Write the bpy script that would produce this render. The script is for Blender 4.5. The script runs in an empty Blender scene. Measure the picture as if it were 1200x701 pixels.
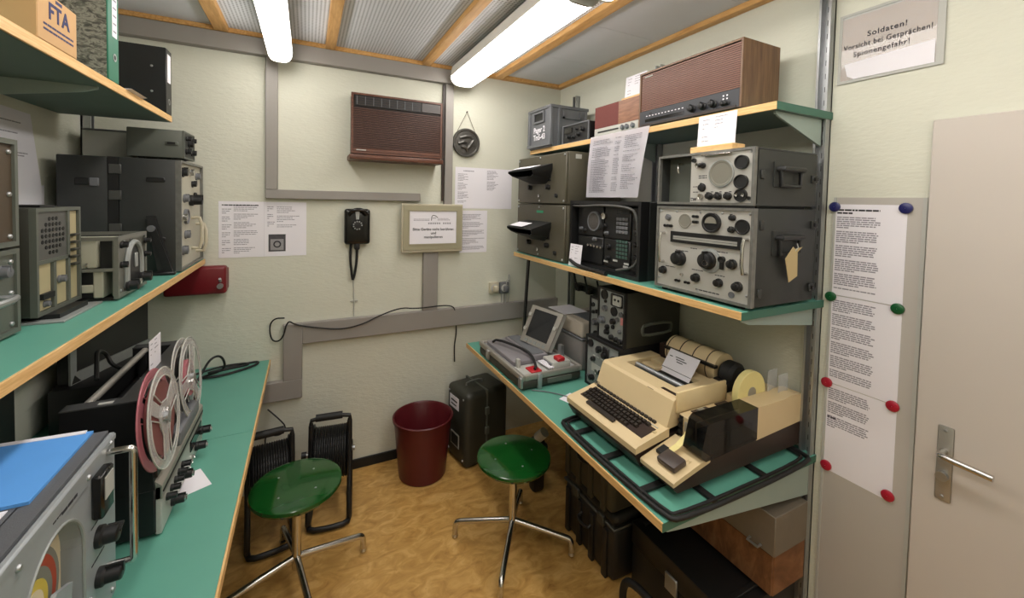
import bpy, bmesh, math, random
from mathutils import Matrix, Vector, Euler
random.seed(7)
S = bpy.context.scene
PI = math.pi
# ------------------------------------------------------------------ camera, world, exposure
cam_d = bpy.data.cameras.new('camera'); cam = bpy.data.objects.new('camera', cam_d)
S.collection.objects.link(cam); S.camera = cam
YAW, PITCH, ROLL, FPX, CYPX, EYE = 0.462438874, 0.0351022204, -0.0222824221, 482.15, 252.6, 1.74
_cy, _sy, _cp, _sp, _cr, _sr = math.cos(YAW), math.sin(YAW), math.cos(PITCH), math.sin(PITCH), math.cos(ROLL), math.sin(ROLL)
_f = Vector((_sy*_cp, _cy*_cp, -_sp)); _r0 = Vector((_cy, -_sy, 0)); _d0 = _f.cross(_r0)
_r = _cr*_r0 + _sr*_d0; _d = -_sr*_r0 + _cr*_d0
m = Matrix((( _r.x, -_d.x, -_f.x, 0), (_r.y, -_d.y, -_f.y, 0), (_r.z, -_d.z, -_f.z, EYE), (0, 0, 0, 1)))
cam.matrix_world = m
cam_d.sensor_width = 36; cam_d.lens = FPX/1200*36
cam_d.shift_y = (CYPX-350.5)/1200; cam_d.clip_start = .02
w = bpy.data.worlds.new('world'); S.world = w; w.use_nodes = True
w.node_tree.nodes['Background'].inputs[0].default_value = (.8, .85, .9, 1)
w.node_tree.nodes['Background'].inputs[1].default_value = .05
vs = S.view_settings
vs.view_transform = 'Standard'; vs.look = 'None'; vs.exposure = 0.0; vs.gamma = 1; vs.use_curve_mapping = False
LAMP_STRENGTH = 13.0

# ------------------------------------------------------------------ materials
def lin(c):
    return tuple(((v/255)/12.92 if v/255 <= .04045 else ((v/255+.055)/1.055)**2.4) for v in c) + (1,)
MATS = {}
def mat(name, rgb, rough=.5, metal=0., var=.08, scale=14., bump=0., bscale=220., stretch=None, coat=0., spec=.5):
    if name in MATS: return MATS[name]
    M = bpy.data.materials.new(name); M.use_nodes = True; nt = M.node_tree; N = nt.nodes; L = nt.links
    b = N['Principled BSDF']; b.inputs['Roughness'].default_value = rough; b.inputs['Metallic'].default_value = metal
    b.inputs['Coat Weight'].default_value = coat; b.inputs['Specular IOR Level'].default_value = spec
    tc = N.new('ShaderNodeTexCoord'); mp = N.new('ShaderNodeMapping'); L.new(tc.outputs['Object'], mp.inputs[0])
    if stretch: mp.inputs['Scale'].default_value = stretch
    no = N.new('ShaderNodeTexNoise'); no.inputs['Scale'].default_value = scale; no.inputs['Detail'].default_value = 5
    L.new(mp.outputs[0], no.inputs['Vector'])
    mx = N.new('ShaderNodeMix'); mx.data_type = 'RGBA'
    c = lin(rgb)
    mx.inputs[6].default_value = tuple(v*(1-var) for v in c[:3]) + (1,)
    mx.inputs[7].default_value = tuple(min(1, v*(1+var)) for v in c[:3]) + (1,)
    L.new(no.outputs[0], mx.inputs[0]); L.new(mx.outputs[2], b.inputs['Base Color'])
    if bump:
        n2 = N.new('ShaderNodeTexNoise'); n2.inputs['Scale'].default_value = bscale; n2.inputs['Detail'].default_value = 3
        L.new(mp.outputs[0], n2.inputs['Vector'])
        bp = N.new('ShaderNodeBump'); bp.inputs['Strength'].default_value = bump; bp.inputs['Distance'].default_value = .004
        L.new(n2.outputs[0], bp.inputs['Height']); L.new(bp.outputs[0], b.inputs['Normal'])
    MATS[name] = M; return M
def ramp_mat(name, cols, rough, scale, stretch=(1, 1, 1), distort=0., detail=6, bump=0., tex='noise', spec=.5):
    M = bpy.data.materials.new(name); M.use_nodes = True; nt = M.node_tree; N = nt.nodes; L = nt.links
    b = N['Principled BSDF']; b.inputs['Roughness'].default_value = rough; b.inputs['Specular IOR Level'].default_value = spec
    tc = N.new('ShaderNodeTexCoord'); mp = N.new('ShaderNodeMapping'); L.new(tc.outputs['Object'], mp.inputs[0])
    mp.inputs['Scale'].default_value = stretch
    t = N.new('ShaderNodeTexNoise'); t.inputs['Scale'].default_value = scale; t.inputs['Detail'].default_value = detail
    t.inputs['Distortion'].default_value = distort; t.inputs['Roughness'].default_value = .6
    L.new(mp.outputs[0], t.inputs['Vector'])
    r = N.new('ShaderNodeValToRGB'); L.new(t.outputs[0], r.inputs[0])
    e = r.color_ramp.elements
    while len(e) < len(cols): e.new(.5)
    for k, (p, c) in enumerate(cols): e[k].position = p; e[k].color = lin(c)
    L.new(r.outputs[0], b.inputs['Base Color'])
    if bump:
        bp = N.new('ShaderNodeBump'); bp.inputs['Strength'].default_value = bump; bp.inputs['Distance'].default_value = .003
        L.new(t.outputs[0], bp.inputs['Height']); L.new(bp.outputs[0], b.inputs['Normal'])
    MATS[name] = M; return M
def emit(name, rgb, s):
    M = bpy.data.materials.new(name); M.use_nodes = True; b = M.node_tree.nodes['Principled BSDF']
    b.inputs['Base Color'].default_value = lin(rgb); b.inputs['Emission Color'].default_value = lin(rgb); b.inputs['Emission Strength'].default_value = s
    MATS[name] = M; return M
def glass(name, rgb, alpha, rough=.05):
    M = bpy.data.materials.new(name); M.use_nodes = True; b = M.node_tree.nodes['Principled BSDF']
    b.inputs['Base Color'].default_value = lin(rgb); b.inputs['Alpha'].default_value = alpha; b.inputs['Roughness'].default_value = rough
    MATS[name] = M; return M

wall_m = mat('painted_plaster', (213, 213, 198), .7, var=.05, scale=3, bump=.38, bscale=38, stretch=(1, 1, 2.6))
trunk_m = mat('grey_trunking_paint', (150, 145, 140), .55, var=.04, scale=5)
floor_m = ramp_mat('tan_marbled_floor', [(.26, (150, 106, 50)), (.38, (182, 138, 74)), (.52, (200, 156, 88)), (.66, (216, 174, 108)), (.78, (186, 142, 78))], .32, 9, (1, 1.8, 1), 1.2, 12, .04)
wood_m = ramp_mat('pine_batten', [(.3, (190, 140, 78)), (.55, (212, 164, 100)), (.75, (226, 182, 120))], .5, 7, (9, 1, 9), .6)
edge_m = ramp_mat('plywood_edge', [(.3, (206, 160, 98)), (.55, (228, 186, 126)), (.75, (238, 200, 144))], .5, 9, (4, 1, 22), .4)
walnut_m = ramp_mat('walnut_veneer', [(.3, (88, 62, 42)), (.5, (112, 82, 56)), (.7, (132, 100, 70))], .42, 6, (14, 14, 1), .5)
teak_m = ramp_mat('teak_veneer', [(.3, (110, 70, 48)), (.5, (132, 88, 62)), (.7, (150, 104, 76))], .42, 6, (2, 14, 14), .5)
acwood_m = ramp_mat('dark_veneer', [(.3, (74, 42, 30)), (.5, (94, 56, 40)), (.7, (112, 70, 50))], .42, 6, (2, 14, 14), .5)
rawwood_m = ramp_mat('raw_wood', [(.3, (214, 168, 106)), (.5, (230, 188, 128)), (.7, (238, 200, 146))], .6, 7, (2, 10, 14), .5)
oldwood_m = ramp_mat('old_plywood', [(.3, (96, 62, 36)), (.5, (126, 84, 52)), (.7, (150, 106, 70))], .65, 5, (6, 1, 2), .8)
desk_m = mat('green_linoleum', (96, 160, 142), .42, var=.07, scale=9, bump=.04, bscale=300)
white_m = mat('white_paper', (236, 233, 240), .75, var=.01)
ink_m = mat('printing_ink', (146, 142, 152), .8, var=.05)
inkd_m = mat('dark_ink', (42, 40, 46), .8, var=.05)
navy_m = mat('navy_ink', (40, 44, 92), .7)
doorpaint_m = mat('beige_door_paint', (200, 192, 184), .5, var=.03, scale=3)
sheet_m = mat('beige_steel_sheet', (186, 181, 174), .5, var=.04, scale=3)
steel_m = mat('galvanised_steel', (176, 178, 180), .38, .85, var=.12, scale=30)
chrome_m = mat('chrome', (205, 203, 200), .2, 1., var=.05)
brushed_m = mat('brushed_steel', (170, 166, 158), .45, .6, var=.08, scale=20, stretch=(1, 1, 30))
bracket_m = mat('grey_green_bracket', (150, 166, 160), .5, var=.05)
olive_m = mat('olive_drab_paint', (80, 76, 62), .5, var=.12, scale=8, bump=.06)
dkolive_m = mat('dark_olive_paint', (52, 52, 44), .5, var=.12, scale=8, bump=.06)
greyolive_m = mat('grey_green_paint', (92, 96, 88), .45, var=.1, scale=9, bump=.05)
char_m = mat('charcoal_crackle', (48, 50, 49), .5, var=.12, scale=25, bump=.12, bscale=500)
black_m = mat('black_plastic', (24, 24, 25), .42, var=.1)
blackrub_m = mat('black_rubber', (20, 20, 20), .6, var=.1)
gloss_m = mat('black_bakelite', (14, 14, 15), .15, var=.05)
panel_m = mat('silver_grey_panel', (190, 188, 182), .38, .25, var=.05, scale=20)
greypanel_m = mat('grey_hammer_panel', (150, 154, 152), .45, .2, var=.1, scale=60, bump=.1, bscale=300)
lightgrey_m = mat('light_grey_plastic', (182, 182, 176), .5, var=.04)
midgrey_m = mat('mid_grey_plastic', (104, 106, 110), .5, var=.05)
beige_m = mat('beige_plastic', (214, 192, 150), .5, var=.03)
cream_m = mat('cream_plastic', (196, 188, 166), .5, var=.05)
dkbrown_m = mat('dark_brown_plastic', (52, 38, 32), .45, var=.06)
keys_m = mat('dark_key_caps', (46, 40, 36), .4, var=.06)
grey_dev_m = mat('blue_grey_metal', (158, 164, 168), .4, .2, var=.07, scale=40)
greyvinyl_m = mat('grey_vinyl', (92, 94, 98), .55, var=.08, bump=.15, bscale=400)
green_m = mat('glossy_green_seat', (16, 74, 26), .14, var=.05, coat=.4)
bin_m = mat('burgundy_plastic', (86, 20, 26), .35, var=.06)
redpaint_m = mat('dark_red_paint', (112, 20, 30), .35, var=.06)
blue_m = mat('blue_folder_card', (92, 160, 234), .6, var=.06)
card_m = mat('brown_cardboard', (196, 156, 108), .75, var=.06, scale=10)
greenbinder_m = mat('green_binder_card', (34, 108, 84), .5, var=.06)
marble_m = ramp_mat('marbled_binder_paper', [(.38, (66, 66, 60)), (.48, (112, 110, 100)), (.56, (150, 148, 136)), (.66, (92, 92, 84))], .6, 42, (1, 1, 2), .8)
ceil_m = mat('white_ceiling_board', (214, 216, 222), .75, var=.02)
screen_m = mat('dark_screen_glass', (42, 44, 46), .12, var=.05)
scope_m = mat('grey_scope_glass', (128, 126, 116), .2, var=.05)
tag_m = mat('manila_tag', (196, 176, 132), .7, var=.06)
redplast_m = mat('red_plastic', (186, 30, 40), .4)
bluemag_m = mat('navy_magnet', (36, 38, 96), .35); greenmag_m = mat('green_magnet', (16, 84, 44), .35); redmag_m = mat('red_magnet', (168, 22, 48), .35)
rust_m = mat('sign_brown_print', (200, 174, 152), .6, var=.06)
yellow_m = mat('yellow_paper_tape', (232, 218, 150), .6, var=.03)
redtape_m = glass('pink_reel_plastic', (200, 122, 132), .75, .25); pack_m = mat('brown_red_tape', (112, 52, 52), .4)
medal_m = mat('pewter_relief', (88, 86, 82), .4, .7, var=.3, scale=40, bump=.9, bscale=45)
green_led_m = mat('green_label', (40, 150, 110), .5)
bezel_m = mat('sign_frame_paint', (164, 158, 132), .5, var=.04)
yell2_m = mat('dial_yellow', (214, 192, 80), .5); red2_m = mat('dial_red', (170, 70, 46), .5); cream2_m = mat('dial_cream', (226, 212, 180), .5); grey2_m = mat('dial_grey', (128, 128, 118), .5)
clear_m = glass('clear_acrylic', (225, 228, 232), .28); smoke_m = glass('smoked_acrylic', (14, 13, 13), .86); reelclear_m = glass('clear_reel_plastic', (210, 208, 206), .45)
lamp_m = emit('fluorescent_diffuser', (255, 250, 244), LAMP_STRENGTH)
# perforated ceiling board: rows of fine dark holes
def perforate(M):
    nt = M.node_tree; N = nt.nodes; L = nt.links; b = N['Principled BSDF']
    src = b.inputs['Base Color'].links[0].from_socket
    tc = N.new('ShaderNodeTexCoord'); sp = N.new('ShaderNodeSeparateXYZ'); L.new(tc.outputs['Object'], sp.inputs[0])
    outs = []
    for ax, k in ((0, 370.), (1, 370.)):
        a = N.new('ShaderNodeMath'); a.operation = 'MULTIPLY'; L.new(sp.outputs[ax], a.inputs[0]); a.inputs[1].default_value = k
        s = N.new('ShaderNodeMath'); s.operation = 'SINE'; L.new(a.outputs[0], s.inputs[0])
        c = N.new('ShaderNodeMath'); c.operation = 'MULTIPLY_ADD'; L.new(s.outputs[0], c.inputs[0]); c.inputs[1].default_value = .5; c.inputs[2].default_value = .5
        outs.append(c)
    q = N.new('ShaderNodeMath'); q.operation = 'MULTIPLY'; L.new(outs[0].outputs[0], q.inputs[0]); L.new(outs[1].outputs[0], q.inputs[1])
    r = N.new('ShaderNodeMapRange'); L.new(q.outputs[0], r.inputs[0]); r.inputs[1].default_value = .35; r.inputs[2].default_value = .6; r.inputs[4].default_value = .75
    mx = N.new('ShaderNodeMix'); mx.data_type = 'RGBA'; L.new(r.outputs[0], mx.inputs[0]); L.new(src, mx.inputs[6]); mx.inputs[7].default_value = lin((90, 92, 98))
    L.new(mx.outputs[2], b.inputs['Base Color'])
perf_m = mat('perforated_ceiling_board', (226, 228, 234), .75, var=.02); perforate(perf_m)

# ------------------------------------------------------------------ mesh helpers
class G:
    def __init__(s): s.bm = bmesh.new()
    def box(s, x0, x1, y0, y1, z0, z1, bev=0., seg=2, M=None):
        bm = s.bm
        v = [bm.verts.new((x, y, z)) for x in (x0, x1) for y in (y0, y1) for z in (z0, z1)]
        F = [(0, 1, 3, 2), (4, 6, 7, 5), (0, 4, 5, 1), (2, 3, 7, 6), (0, 2, 6, 4), (1, 5, 7, 3)]
        fs = [bm.faces.new([v[i] for i in f]) for f in F]
        if bev > 0:
            es = list({e for f in fs for e in f.edges})
            r = bmesh.ops.bevel(bm, geom=es, offset=bev, segments=seg, affect='EDGES', profile=.5)
            v = list({q for f in r['faces'] for q in f.verts} | {q for q in v if q.is_valid})
        if M is not None: bmesh.ops.transform(bm, matrix=M, verts=[q for q in v if q.is_valid])
        return s
    def cyl(s, a, b, r, r2=None, n=20, caps=True):
        a = Vector(a); b = Vector(b); r2 = r if r2 is None else r2
        d = (b-a).normalized(); u = d.orthogonal().normalized(); w_ = d.cross(u)
        A = []; B = []
        for i in range(n):
            t = 2*PI*i/n; o = u*math.cos(t)+w_*math.sin(t)
            A.append(s.bm.verts.new(a+o*r)); B.append(s.bm.verts.new(b+o*r2))
        for i in range(n): s.bm.faces.new((A[i], A[(i+1) % n], B[(i+1) % n], B[i]))
        if caps: s.bm.faces.new(A[::-1]); s.bm.faces.new(B)
        return s
    def tube(s, pts, r, n=8, closed=False, smooth=0):
        P = [Vector(p) for p in pts]
        for _ in range(smooth):
            Q = [] if closed else [P[0]]
            rng = range(len(P)) if closed else range(len(P)-1)
            for i in rng:
                a, b = P[i], P[(i+1) % len(P)]
                Q += [a*.75+b*.25, a*.25+b*.75]
            if not closed: Q.append(P[-1])
            P = Q
        k = len(P); rings = []; u = None
        for i in range(k):
            if closed: t = (P[(i+1) % k]-P[i-1])
            else: t = P[min(i+1, k-1)]-P[max(i-1, 0)]
            t.normalize()
            u = t.orthogonal() if u is None else (u-t*u.dot(t))
            if u.length < 1e-6: u = t.orthogonal()
            u.normalize(); w_ = t.cross(u)
            rings.append([s.bm.verts.new(P[i]+(u*math.cos(2*PI*j/n)+w_*math.sin(2*PI*j/n))*r) for j in range(n)])
        for i in range(k if closed else k-1):
            A, B = rings[i], rings[(i+1) % k]
            for j in range(n): s.bm.faces.new((A[j], A[(j+1) % n], B[(j+1) % n], B[j]))
        if not closed: s.bm.faces.new(rings[0][::-1]); s.bm.faces.new(rings[-1])
        return s
    def prism(s, poly, a, b, axis='y'):
        # poly in the plane perpendicular to axis: y -> (x,z); x -> (y,z); z -> (x,y)
        def q(p, t): return {'y': (p[0], t, p[1]), 'x': (t, p[0], p[1]), 'z': (p[0], p[1], t)}[axis]
        A = [s.bm.verts.new(q(p, a)) for p in poly]; B = [s.bm.verts.new(q(p, b)) for p in poly]; n = len(poly)
        f1 = s.bm.faces.new(A[::-1]); f2 = s.bm.faces.new(B)
        for i in range(n): s.bm.faces.new((A[i], A[(i+1) % n], B[(i+1) % n], B[i]))
        return s
    def lathe(s, prof, c=(0, 0, 0), axis='z', n=32):
        rings = []
        for r, h in prof:
            ring = []
            for i in range(n):
                t = 2*PI*i/n; x, y = r*math.cos(t), r*math.sin(t)
                p = {'z': (x, y, h), 'y': (x, h, y), 'x': (h, x, y)}[axis]
                ring.append(s.bm.verts.new((p[0]+c[0], p[1]+c[1], p[2]+c[2])))
            rings.append(ring)
        for A, B in zip(rings, rings[1:]):
            for i in range(n): s.bm.faces.new((A[i], A[(i+1) % n], B[(i+1) % n], B[i]))
        return s
    def hexa(s, p):   # eight corners: bottom quad (4) then top quad (4)
        v = [s.bm.verts.new(q) for q in p]
        for f in ((3, 2, 1, 0), (4, 5, 6, 7), (0, 1, 5, 4), (1, 2, 6, 5), (2, 3, 7, 6), (3, 0, 4, 7)): s.bm.faces.new([v[i] for i in f])
        return s
    def frame(s, x0, x1, z0, z1, t, y0, y1):   # rectangular picture frame in xz, between y0 and y1
        s.box(x0, x1, y0, y1, z1-t, z1); s.box(x0, x1, y0, y1, z0, z0+t)
        s.box(x0, x0+t, y0, y1, z0+t, z1-t); s.box(x1-t, x1, y0, y1, z0+t, z1-t); return s
    def mesh(s, name, M, ang=38):
        bmesh.ops.recalc_face_normals(s.bm, faces=s.bm.faces[:])
        me = bpy.data.meshes.new(name); s.bm.to_mesh(me); s.bm.free()
        me.materials.append(M)
        if ang:
            me.polygons.foreach_set('use_smooth', [True]*len(me.polygons)); me.set_sharp_from_angle(angle=math.radians(ang))
        return me
    def build(s, name, M, parent=None, ang=38, loc=None, rot=None):
        return put(s.mesh(name, M, ang), name, parent, loc, rot)
def put(me, name, parent=None, loc=None, rot=None, scale=None):
    o = bpy.data.objects.new(name, me); S.collection.objects.link(o)
    if parent: o.parent = parent
    if loc: o.location = loc
    if rot: o.rotation_euler = rot
    if scale: o.scale = scale
    return o
def tag(o, label, cat, group=None):
    o['label'] = label; o['category'] = cat
    if group: o['group'] = group
    return o
def T(name, label, cat, loc=(0, 0, 0), rz=0., group=None):
    o = bpy.data.objects.new(name, None); S.collection.objects.link(o)
    o.location = loc; o.rotation_euler = (0, 0, math.radians(rz)); o.empty_display_size = .05
    return tag(o, label, cat, group)
def structure(o): o['kind'] = 'structure'; return o
RIGHT, LEFT, BACK = -90, 90, 0
# shared meshes
def _knob():
    g = G(); n = 18; prof = [(1.0, 0), (1.0, -.25), (.82, -.35), (.78, -.95), (.7, -1), (.001, -1)]
    g.lathe(prof, axis='y', n=n); g.box(-.12, .12, -1.06, -.3, .1, 1.05); return g
KNOB = _knob().mesh('knob', black_m)
DISC = G().lathe([(1, 0), (1, -1), (.86, -1.0), (.8, -.7), (.001, -.7)], axis='y', n=26).mesh('dial', black_m)
SCREW = G().lathe([(1, 0), (1, -.6), (.7, -1), (.001, -1)], axis='y', n=8).mesh('screw', steel_m)
def variant(me, M):
    c = me.copy(); c.materials.clear(); c.materials.append(M); return c
KNOBS = {'black': KNOB, 'chrome': variant(KNOB, chrome_m), 'grey': variant(KNOB, midgrey_m)}
DISCS = {'black': DISC, 'scope': variant(DISC, scope_m), 'chrome': variant(DISC, chrome_m), 'red': variant(DISC, redplast_m), 'grey': variant(DISC, midgrey_m)}
def knob(p, x, z, r, d=None, kind='black', y=0., name='knob', turn=0.):
    return put(KNOBS[kind], name, p, (x, y, z), (0, turn, 0), (r, d or r*1.3, r))
def disc(p, x, z, r, d=.006, kind='black', y=0., name='dial'):
    return put(DISCS[kind], name, p, (x, y, z), None, (r, d, r))
def screws(p, pts, r=.004, y=0.):
    for x, z in pts: put(SCREW, 'screw', p, (x, y, z), None, (r, r*.8, r))
def text_mesh(body, size, M, name='lettering', align='CENTER', spacing=1., bold=0., lead=1.):
    cu = bpy.data.curves.new(name, 'FONT'); cu.body = body; cu.size = size; cu.align_x = align; cu.align_y = 'CENTER'
    cu.space_character = spacing; cu.offset = bold; cu.extrude = .0003; cu.resolution_u = 3; cu.space_line = lead
    o = bpy.data.objects.new(name, cu); S.collection.objects.link(o); bpy.context.view_layer.update()
    me = bpy.data.meshes.new_from_object(o.evaluated_get(bpy.context.evaluated_depsgraph_get()))
    bpy.data.objects.remove(o); bpy.data.curves.remove(cu); me.materials.clear(); me.materials.append(M); me.name = name
    return me
def text(p, body, x, y, z, size, M, rot=(PI/2, 0, 0), name='lettering', sx=1., **k):
    return put(text_mesh(body, size, M, name, **k), name, p, (x, y, z), rot, (sx, 1, 1))
def printing(p, rows, y, M=None, name='printed_text', seed=0, gap=.0022):
    """rows of word-sized ink bars: (x0, x1, z, height)"""
    rnd = random.Random(seed+len(rows)); g = G()
    for x0, x1, z, h in rows:
        x = x0
        while x < x1-.002:
            e = min(x1, x+rnd.uniform(.006, .022)); g.box(x, e, y-.0004, y, z, z+h); x = e+gap
    o = g.build(name, M or ink_m, p, ang=0); o['kind'] = 'stuff'; return o
def lines(x0, x1, z0, z1, pitch, h=.0016, seed=0, para=5, rag=.25):
    rnd = random.Random(seed); out = []; z = z1; k = 0
    while z > z0:
        last = k % para == para-1
        out.append((x0, x1-(x1-x0)*(rnd.uniform(.4, .8) if last else rnd.uniform(0, rag)), z, h)); k += 1
        z -= pitch*(2.0 if last else 1)
    return out
def sheet(name, label, loc, rz, w_, h_, rows, group=None, M=None, cat='paper', y=-.0012):
    t = T(name, label, cat, loc, rz, group)
    G().box(0, w_, -.0008, 0, 0, h_).build('page', M or white_m, t, ang=0)
    if rows: printing(t, rows, -.0008, seed=int(w_*1e4))
    return t

# ------------------------------------------------------------------ room shell
XL, XR, YB, YF, ZC = -.95, 1.771, 2.75, -1.3, 2.64
structure(G().box(XL-.1, XR+.1, YF-.1, YB+.1, -.08, 0).build('floor', floor_m, ang=0))
wb = structure(G().box(XL-.1, XR+.1, YB, YB+.1, 0, ZC+.1).build('wall_back', wall_m, ang=0))
wl = structure(G().box(XL-.1, XL, YF, YB, 0, ZC+.1).build('wall_left', wall_m, ang=0))
wr = structure(G().box(XR, XR+.1, YF, YB, 0, ZC+.1).build('wall_right', wall_m, ang=0))
structure(G().box(XL-.1, XR+.1, YF-.1, YF, 0, ZC+.1).build('wall_front', wall_m, ang=0))
ce = structure(G().box(XL, XR, YF, YB, ZC+.012, ZC+.1).build('ceiling', ceil_m, ang=0))
bx = [XL+.02, -.415, .12, .697, 1.225, XR-.022]
bw = [.04, .065, .055, .055, .065, .044]
for x, wd in zip(bx, bw): G().box(x-wd/2, x+wd/2, YF, YB-.04, 2.615, ZC+.012, .003, 1).build('batten', wood_m, ce)
G().box(XL, XR, YB-.045, YB, 2.615, ZC+.012, .003, 1).build('batten', wood_m, ce)
ys = [2.705, 2.22, 1.72, 1.22, .72, .2, -.4, -1.28]
for i in range(5):
    x0 = bx[i]+bw[i]/2; x1 = bx[i+1]-bw[i+1]/2
    for ya, yb in zip(ys, ys[1:]):
        G().box(x0+.0015, x1-.0015, yb+.0015, ya-.0015, ZC, ZC+.012).build('ceiling_panel', perf_m if 0 < i < 4 else ceil_m, ce, ang=0)
structure(G().box(-.2, 1.2, YB-.012, YB, 0, .062, .002, 1).build('baseboard_back', blackrub_m))
# grey cable trunking on the back wall (own runs)
def trunk(n, x0, x1, z0, z1, d=.035):
    o = structure(G().box(x0, x1, YB-d, YB, z0, z1, .003, 1).build('trim_%d' % n, trunk_m)); return o
trunk(1, XL, .892, 2.522, 2.613, .05)
trunk(2, -.213, -.152, 1.776, 2.522)
trunk(3, -.213, .672, 1.724, 1.776)
trunk(4, .836, .892, 1.70, 2.522)
trunk(5, .70, .80, .985, 1.40)
trunk(6, -.022, XR, .862, .985, .04)
trunk(7, -.122, -.022, .652, .985, .04)
trunk(8, XL, -.022, .54, .652, .04)
G().box(.822, .834, YB-.02, YB, 1.73, 2.52).build('trim_9', dkbrown_m)['kind'] = 'structure'

# ------------------------------------------------------------------ ceiling lights
def lamp(x, y0, y1, zb, wd, label):
    t = T('ceiling_light', label, 'light', (x, y0, zb), 0, 'fluorescent ceiling lights')
    L_ = y1-y0; h = wd/2; top = 2.615-zb
    G().prism([(-h*.98, .058), (h*.98, .058), (h*.9, top), (-h*.9, top)], .015, L_-.015).build('housing', mat('white_lamp_housing', (226, 226, 222), .4), t)
    n = 14; pr = [(h*.94*math.copysign(abs(math.cos(PI+PI*i/n))**.6, math.cos(PI+PI*i/n)), .058+.056*math.sin(PI+PI*i/n)) for i in range(n+1)]
    G().prism(pr, .012, L_-.012).build('diffuser', lamp_m, t)
    pe = [(a*1.02, .055+(b-.055)*1.04) for a, b in pr]
    for a, b in ((0, .012), (L_-.012, L_)): G().prism(pe, a, b).build('end_cap', lightgrey_m, t)
    G().cyl((0, .3, top-.002), (0, .3, ZC), .01, n=8).build('mount', lightgrey_m, t); G().cyl((0, L_-.3, top-.002), (0, L_-.3, ZC), .01, n=8).build('mount', lightgrey_m, t)
lamp(.935, 1.32, 2.66, 2.497, .185, 'long white fluorescent light along the ceiling over the right shelves')
lamp(.97, -.1, 1.27, 2.497, .185, 'second fluorescent light in line, its round end cut by the top of the photo')
lamp(-.137, -.1, 1.25, 2.475, .125, 'added fluorescent fill light in the left row, unseen overhead')  # unseen fixture, added to brighten the left wall and shelves
lamp(.97, -1.26, -.15, 2.497, .185, 'added fluorescent fill light in the right row, unseen behind the camera')  # added behind the camera as softer frontal fill
lamp(-.137, -1.26, -.15, 2.475, .125, 'added fluorescent fill light in the left row, unseen behind the camera')  # left partner of the added frontal fill, also unseen
lamp(-.137, 1.30, 2.64, 2.475, .125, 'narrow white fluorescent light near the left shelves, hanging before the grey trunking')

# ------------------------------------------------------------------ right wall: door, steel sheet, papers
dr = structure(G().box(XR-.02, XR, -.33, .577, .012, 2.022, .003, 1).build('door_1', doorpaint_m))
hd = G().box(XR-.026, XR-.02, .487, .523, .852, 1.082, .004, 2).build('handle_plate', brushed_m, dr)
G().tube([(XR-.02, .507, 1.005), (XR-.06, .507, 1.005), (XR-.068, .495, 1.004), (XR-.068, .395, 1.0)], .0095, 12, smooth=2).build('door_handle', chrome_m, dr)
G().cyl((XR-.026, .506, .93), (XR-.04, .506, .93), .014).build('lock_cylinder', steel_m, dr)
for z in (.865, 1.07): put(SCREW, 'screw', dr, (XR-.026, .506, z), (0, 0, -PI/2), (.005, .003, .005))
st = T('steel_sheet', 'beige steel sheet on the wall between shelf rail and door', 'panel', (XR-.004, .84, .04), RIGHT)
G().box(0, .255, -.0, .004, 0, 1.74).build('sheet', sheet_m, st, ang=0)
G().box(.247, .258, -.004, 0, 0, 1.74).build('edge_strip', lightgrey_m, st, ang=0)
G().box(-.002, .006, -.004, 0, 0, 1.74).build('edge_strip', lightgrey_m, st, ang=0)
PX = XR-.0045
for k, (zz, lb) in enumerate(((.752, 'lowest typed page on the steel sheet beside the door'), (1.085, 'middle typed page on the steel sheet beside the door'), (1.418, 'topmost typed page with bold heading beside the door'))):
    hh = .33 if k < 2 else .337
    rows = lines(.012, .143, .165 if k == 0 else .02, hh-.02-(.03 if k == 2 else 0), .0075, .0042, k, 6, .12)
    t = sheet('typed_page', lb, (PX-.0006*k, .842, zz), RIGHT, .212, hh, rows, 'typed pages on the steel sheet')
    if k == 2: printing(t, [(.012, .14, .313, .006), (.012, .06, .302, .006)], -.0008, inkd_m, 'heading')
    if k == 0: printing(t, [(.012, .04, .2, .005)], -.0008, inkd_m, 'heading')
MAG = G().lathe([(.018, 0), (.018, -.006), (.014, -.009), (.001, -.009)], axis='y', n=20).mesh('magnet', bluemag_m)
MG = {'navy': MAG, 'green': variant(MAG, greenmag_m), 'red': variant(MAG, redmag_m)}
wh = ['upper left corner of the top page', 'upper right corner of the top page', 'left edge between the top and middle pages', 'right edge between the top and middle pages',
      'left edge between the middle and lowest pages', 'right edge between the middle and lowest pages', 'lower left corner of the lowest page', 'lower right corner of the lowest page']
for (y, z, c), wtx in zip([(.838, 1.745, 'navy'), (.634, 1.745, 'navy'), (.837, 1.409, 'green'), (.641, 1.41, 'green'), (.836, 1.082, 'red'), (.64, 1.08, 'red'), (.825, .768, 'red'), (.64, .772, 'red')], wh):
    o = put(MG[c], 'magnet', None, (PX-.002, y, z), (0, 0, math.radians(RIGHT))); tag(o, 'round %s magnet on the %s' % (c, wtx), 'magnet', 'magnets holding the typed pages')
sg = T('wall_sign', 'brown printed sign in clear sleeve high on the wall beside the rail', 'sign', (XR-.001, .852, 2.197), RIGHT)
G().box(.004, .27, -.001, 0, .012, .235).build('print', rust_m, sg, ang=0)
G().box(.0, .287, -.003, -.0015, 0, .25).build('sleeve', clear_m, sg, ang=0)
g = G(); g.frame(0, .287, 0, .25, .009, -.0045, -.003); g.box(.268, .287, -.0042, -.003, 0, .25); g.build('sleeve_border', lightgrey_m, sg, ang=0)
SGF = dict(bold=.0002, spacing=1.12)
text(sg, 'Soldaten!', .14, -.0034, .160, .026, inkd_m, **SGF)
text(sg, 'Vorsicht bei Gesprächen!', .137, -.0034, .128, .026, inkd_m, sx=.8, **SGF)
text(sg, 'Spionengefahr!', .125, -.0034, .098, .026, inkd_m, sx=.9, **SGF)
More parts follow.
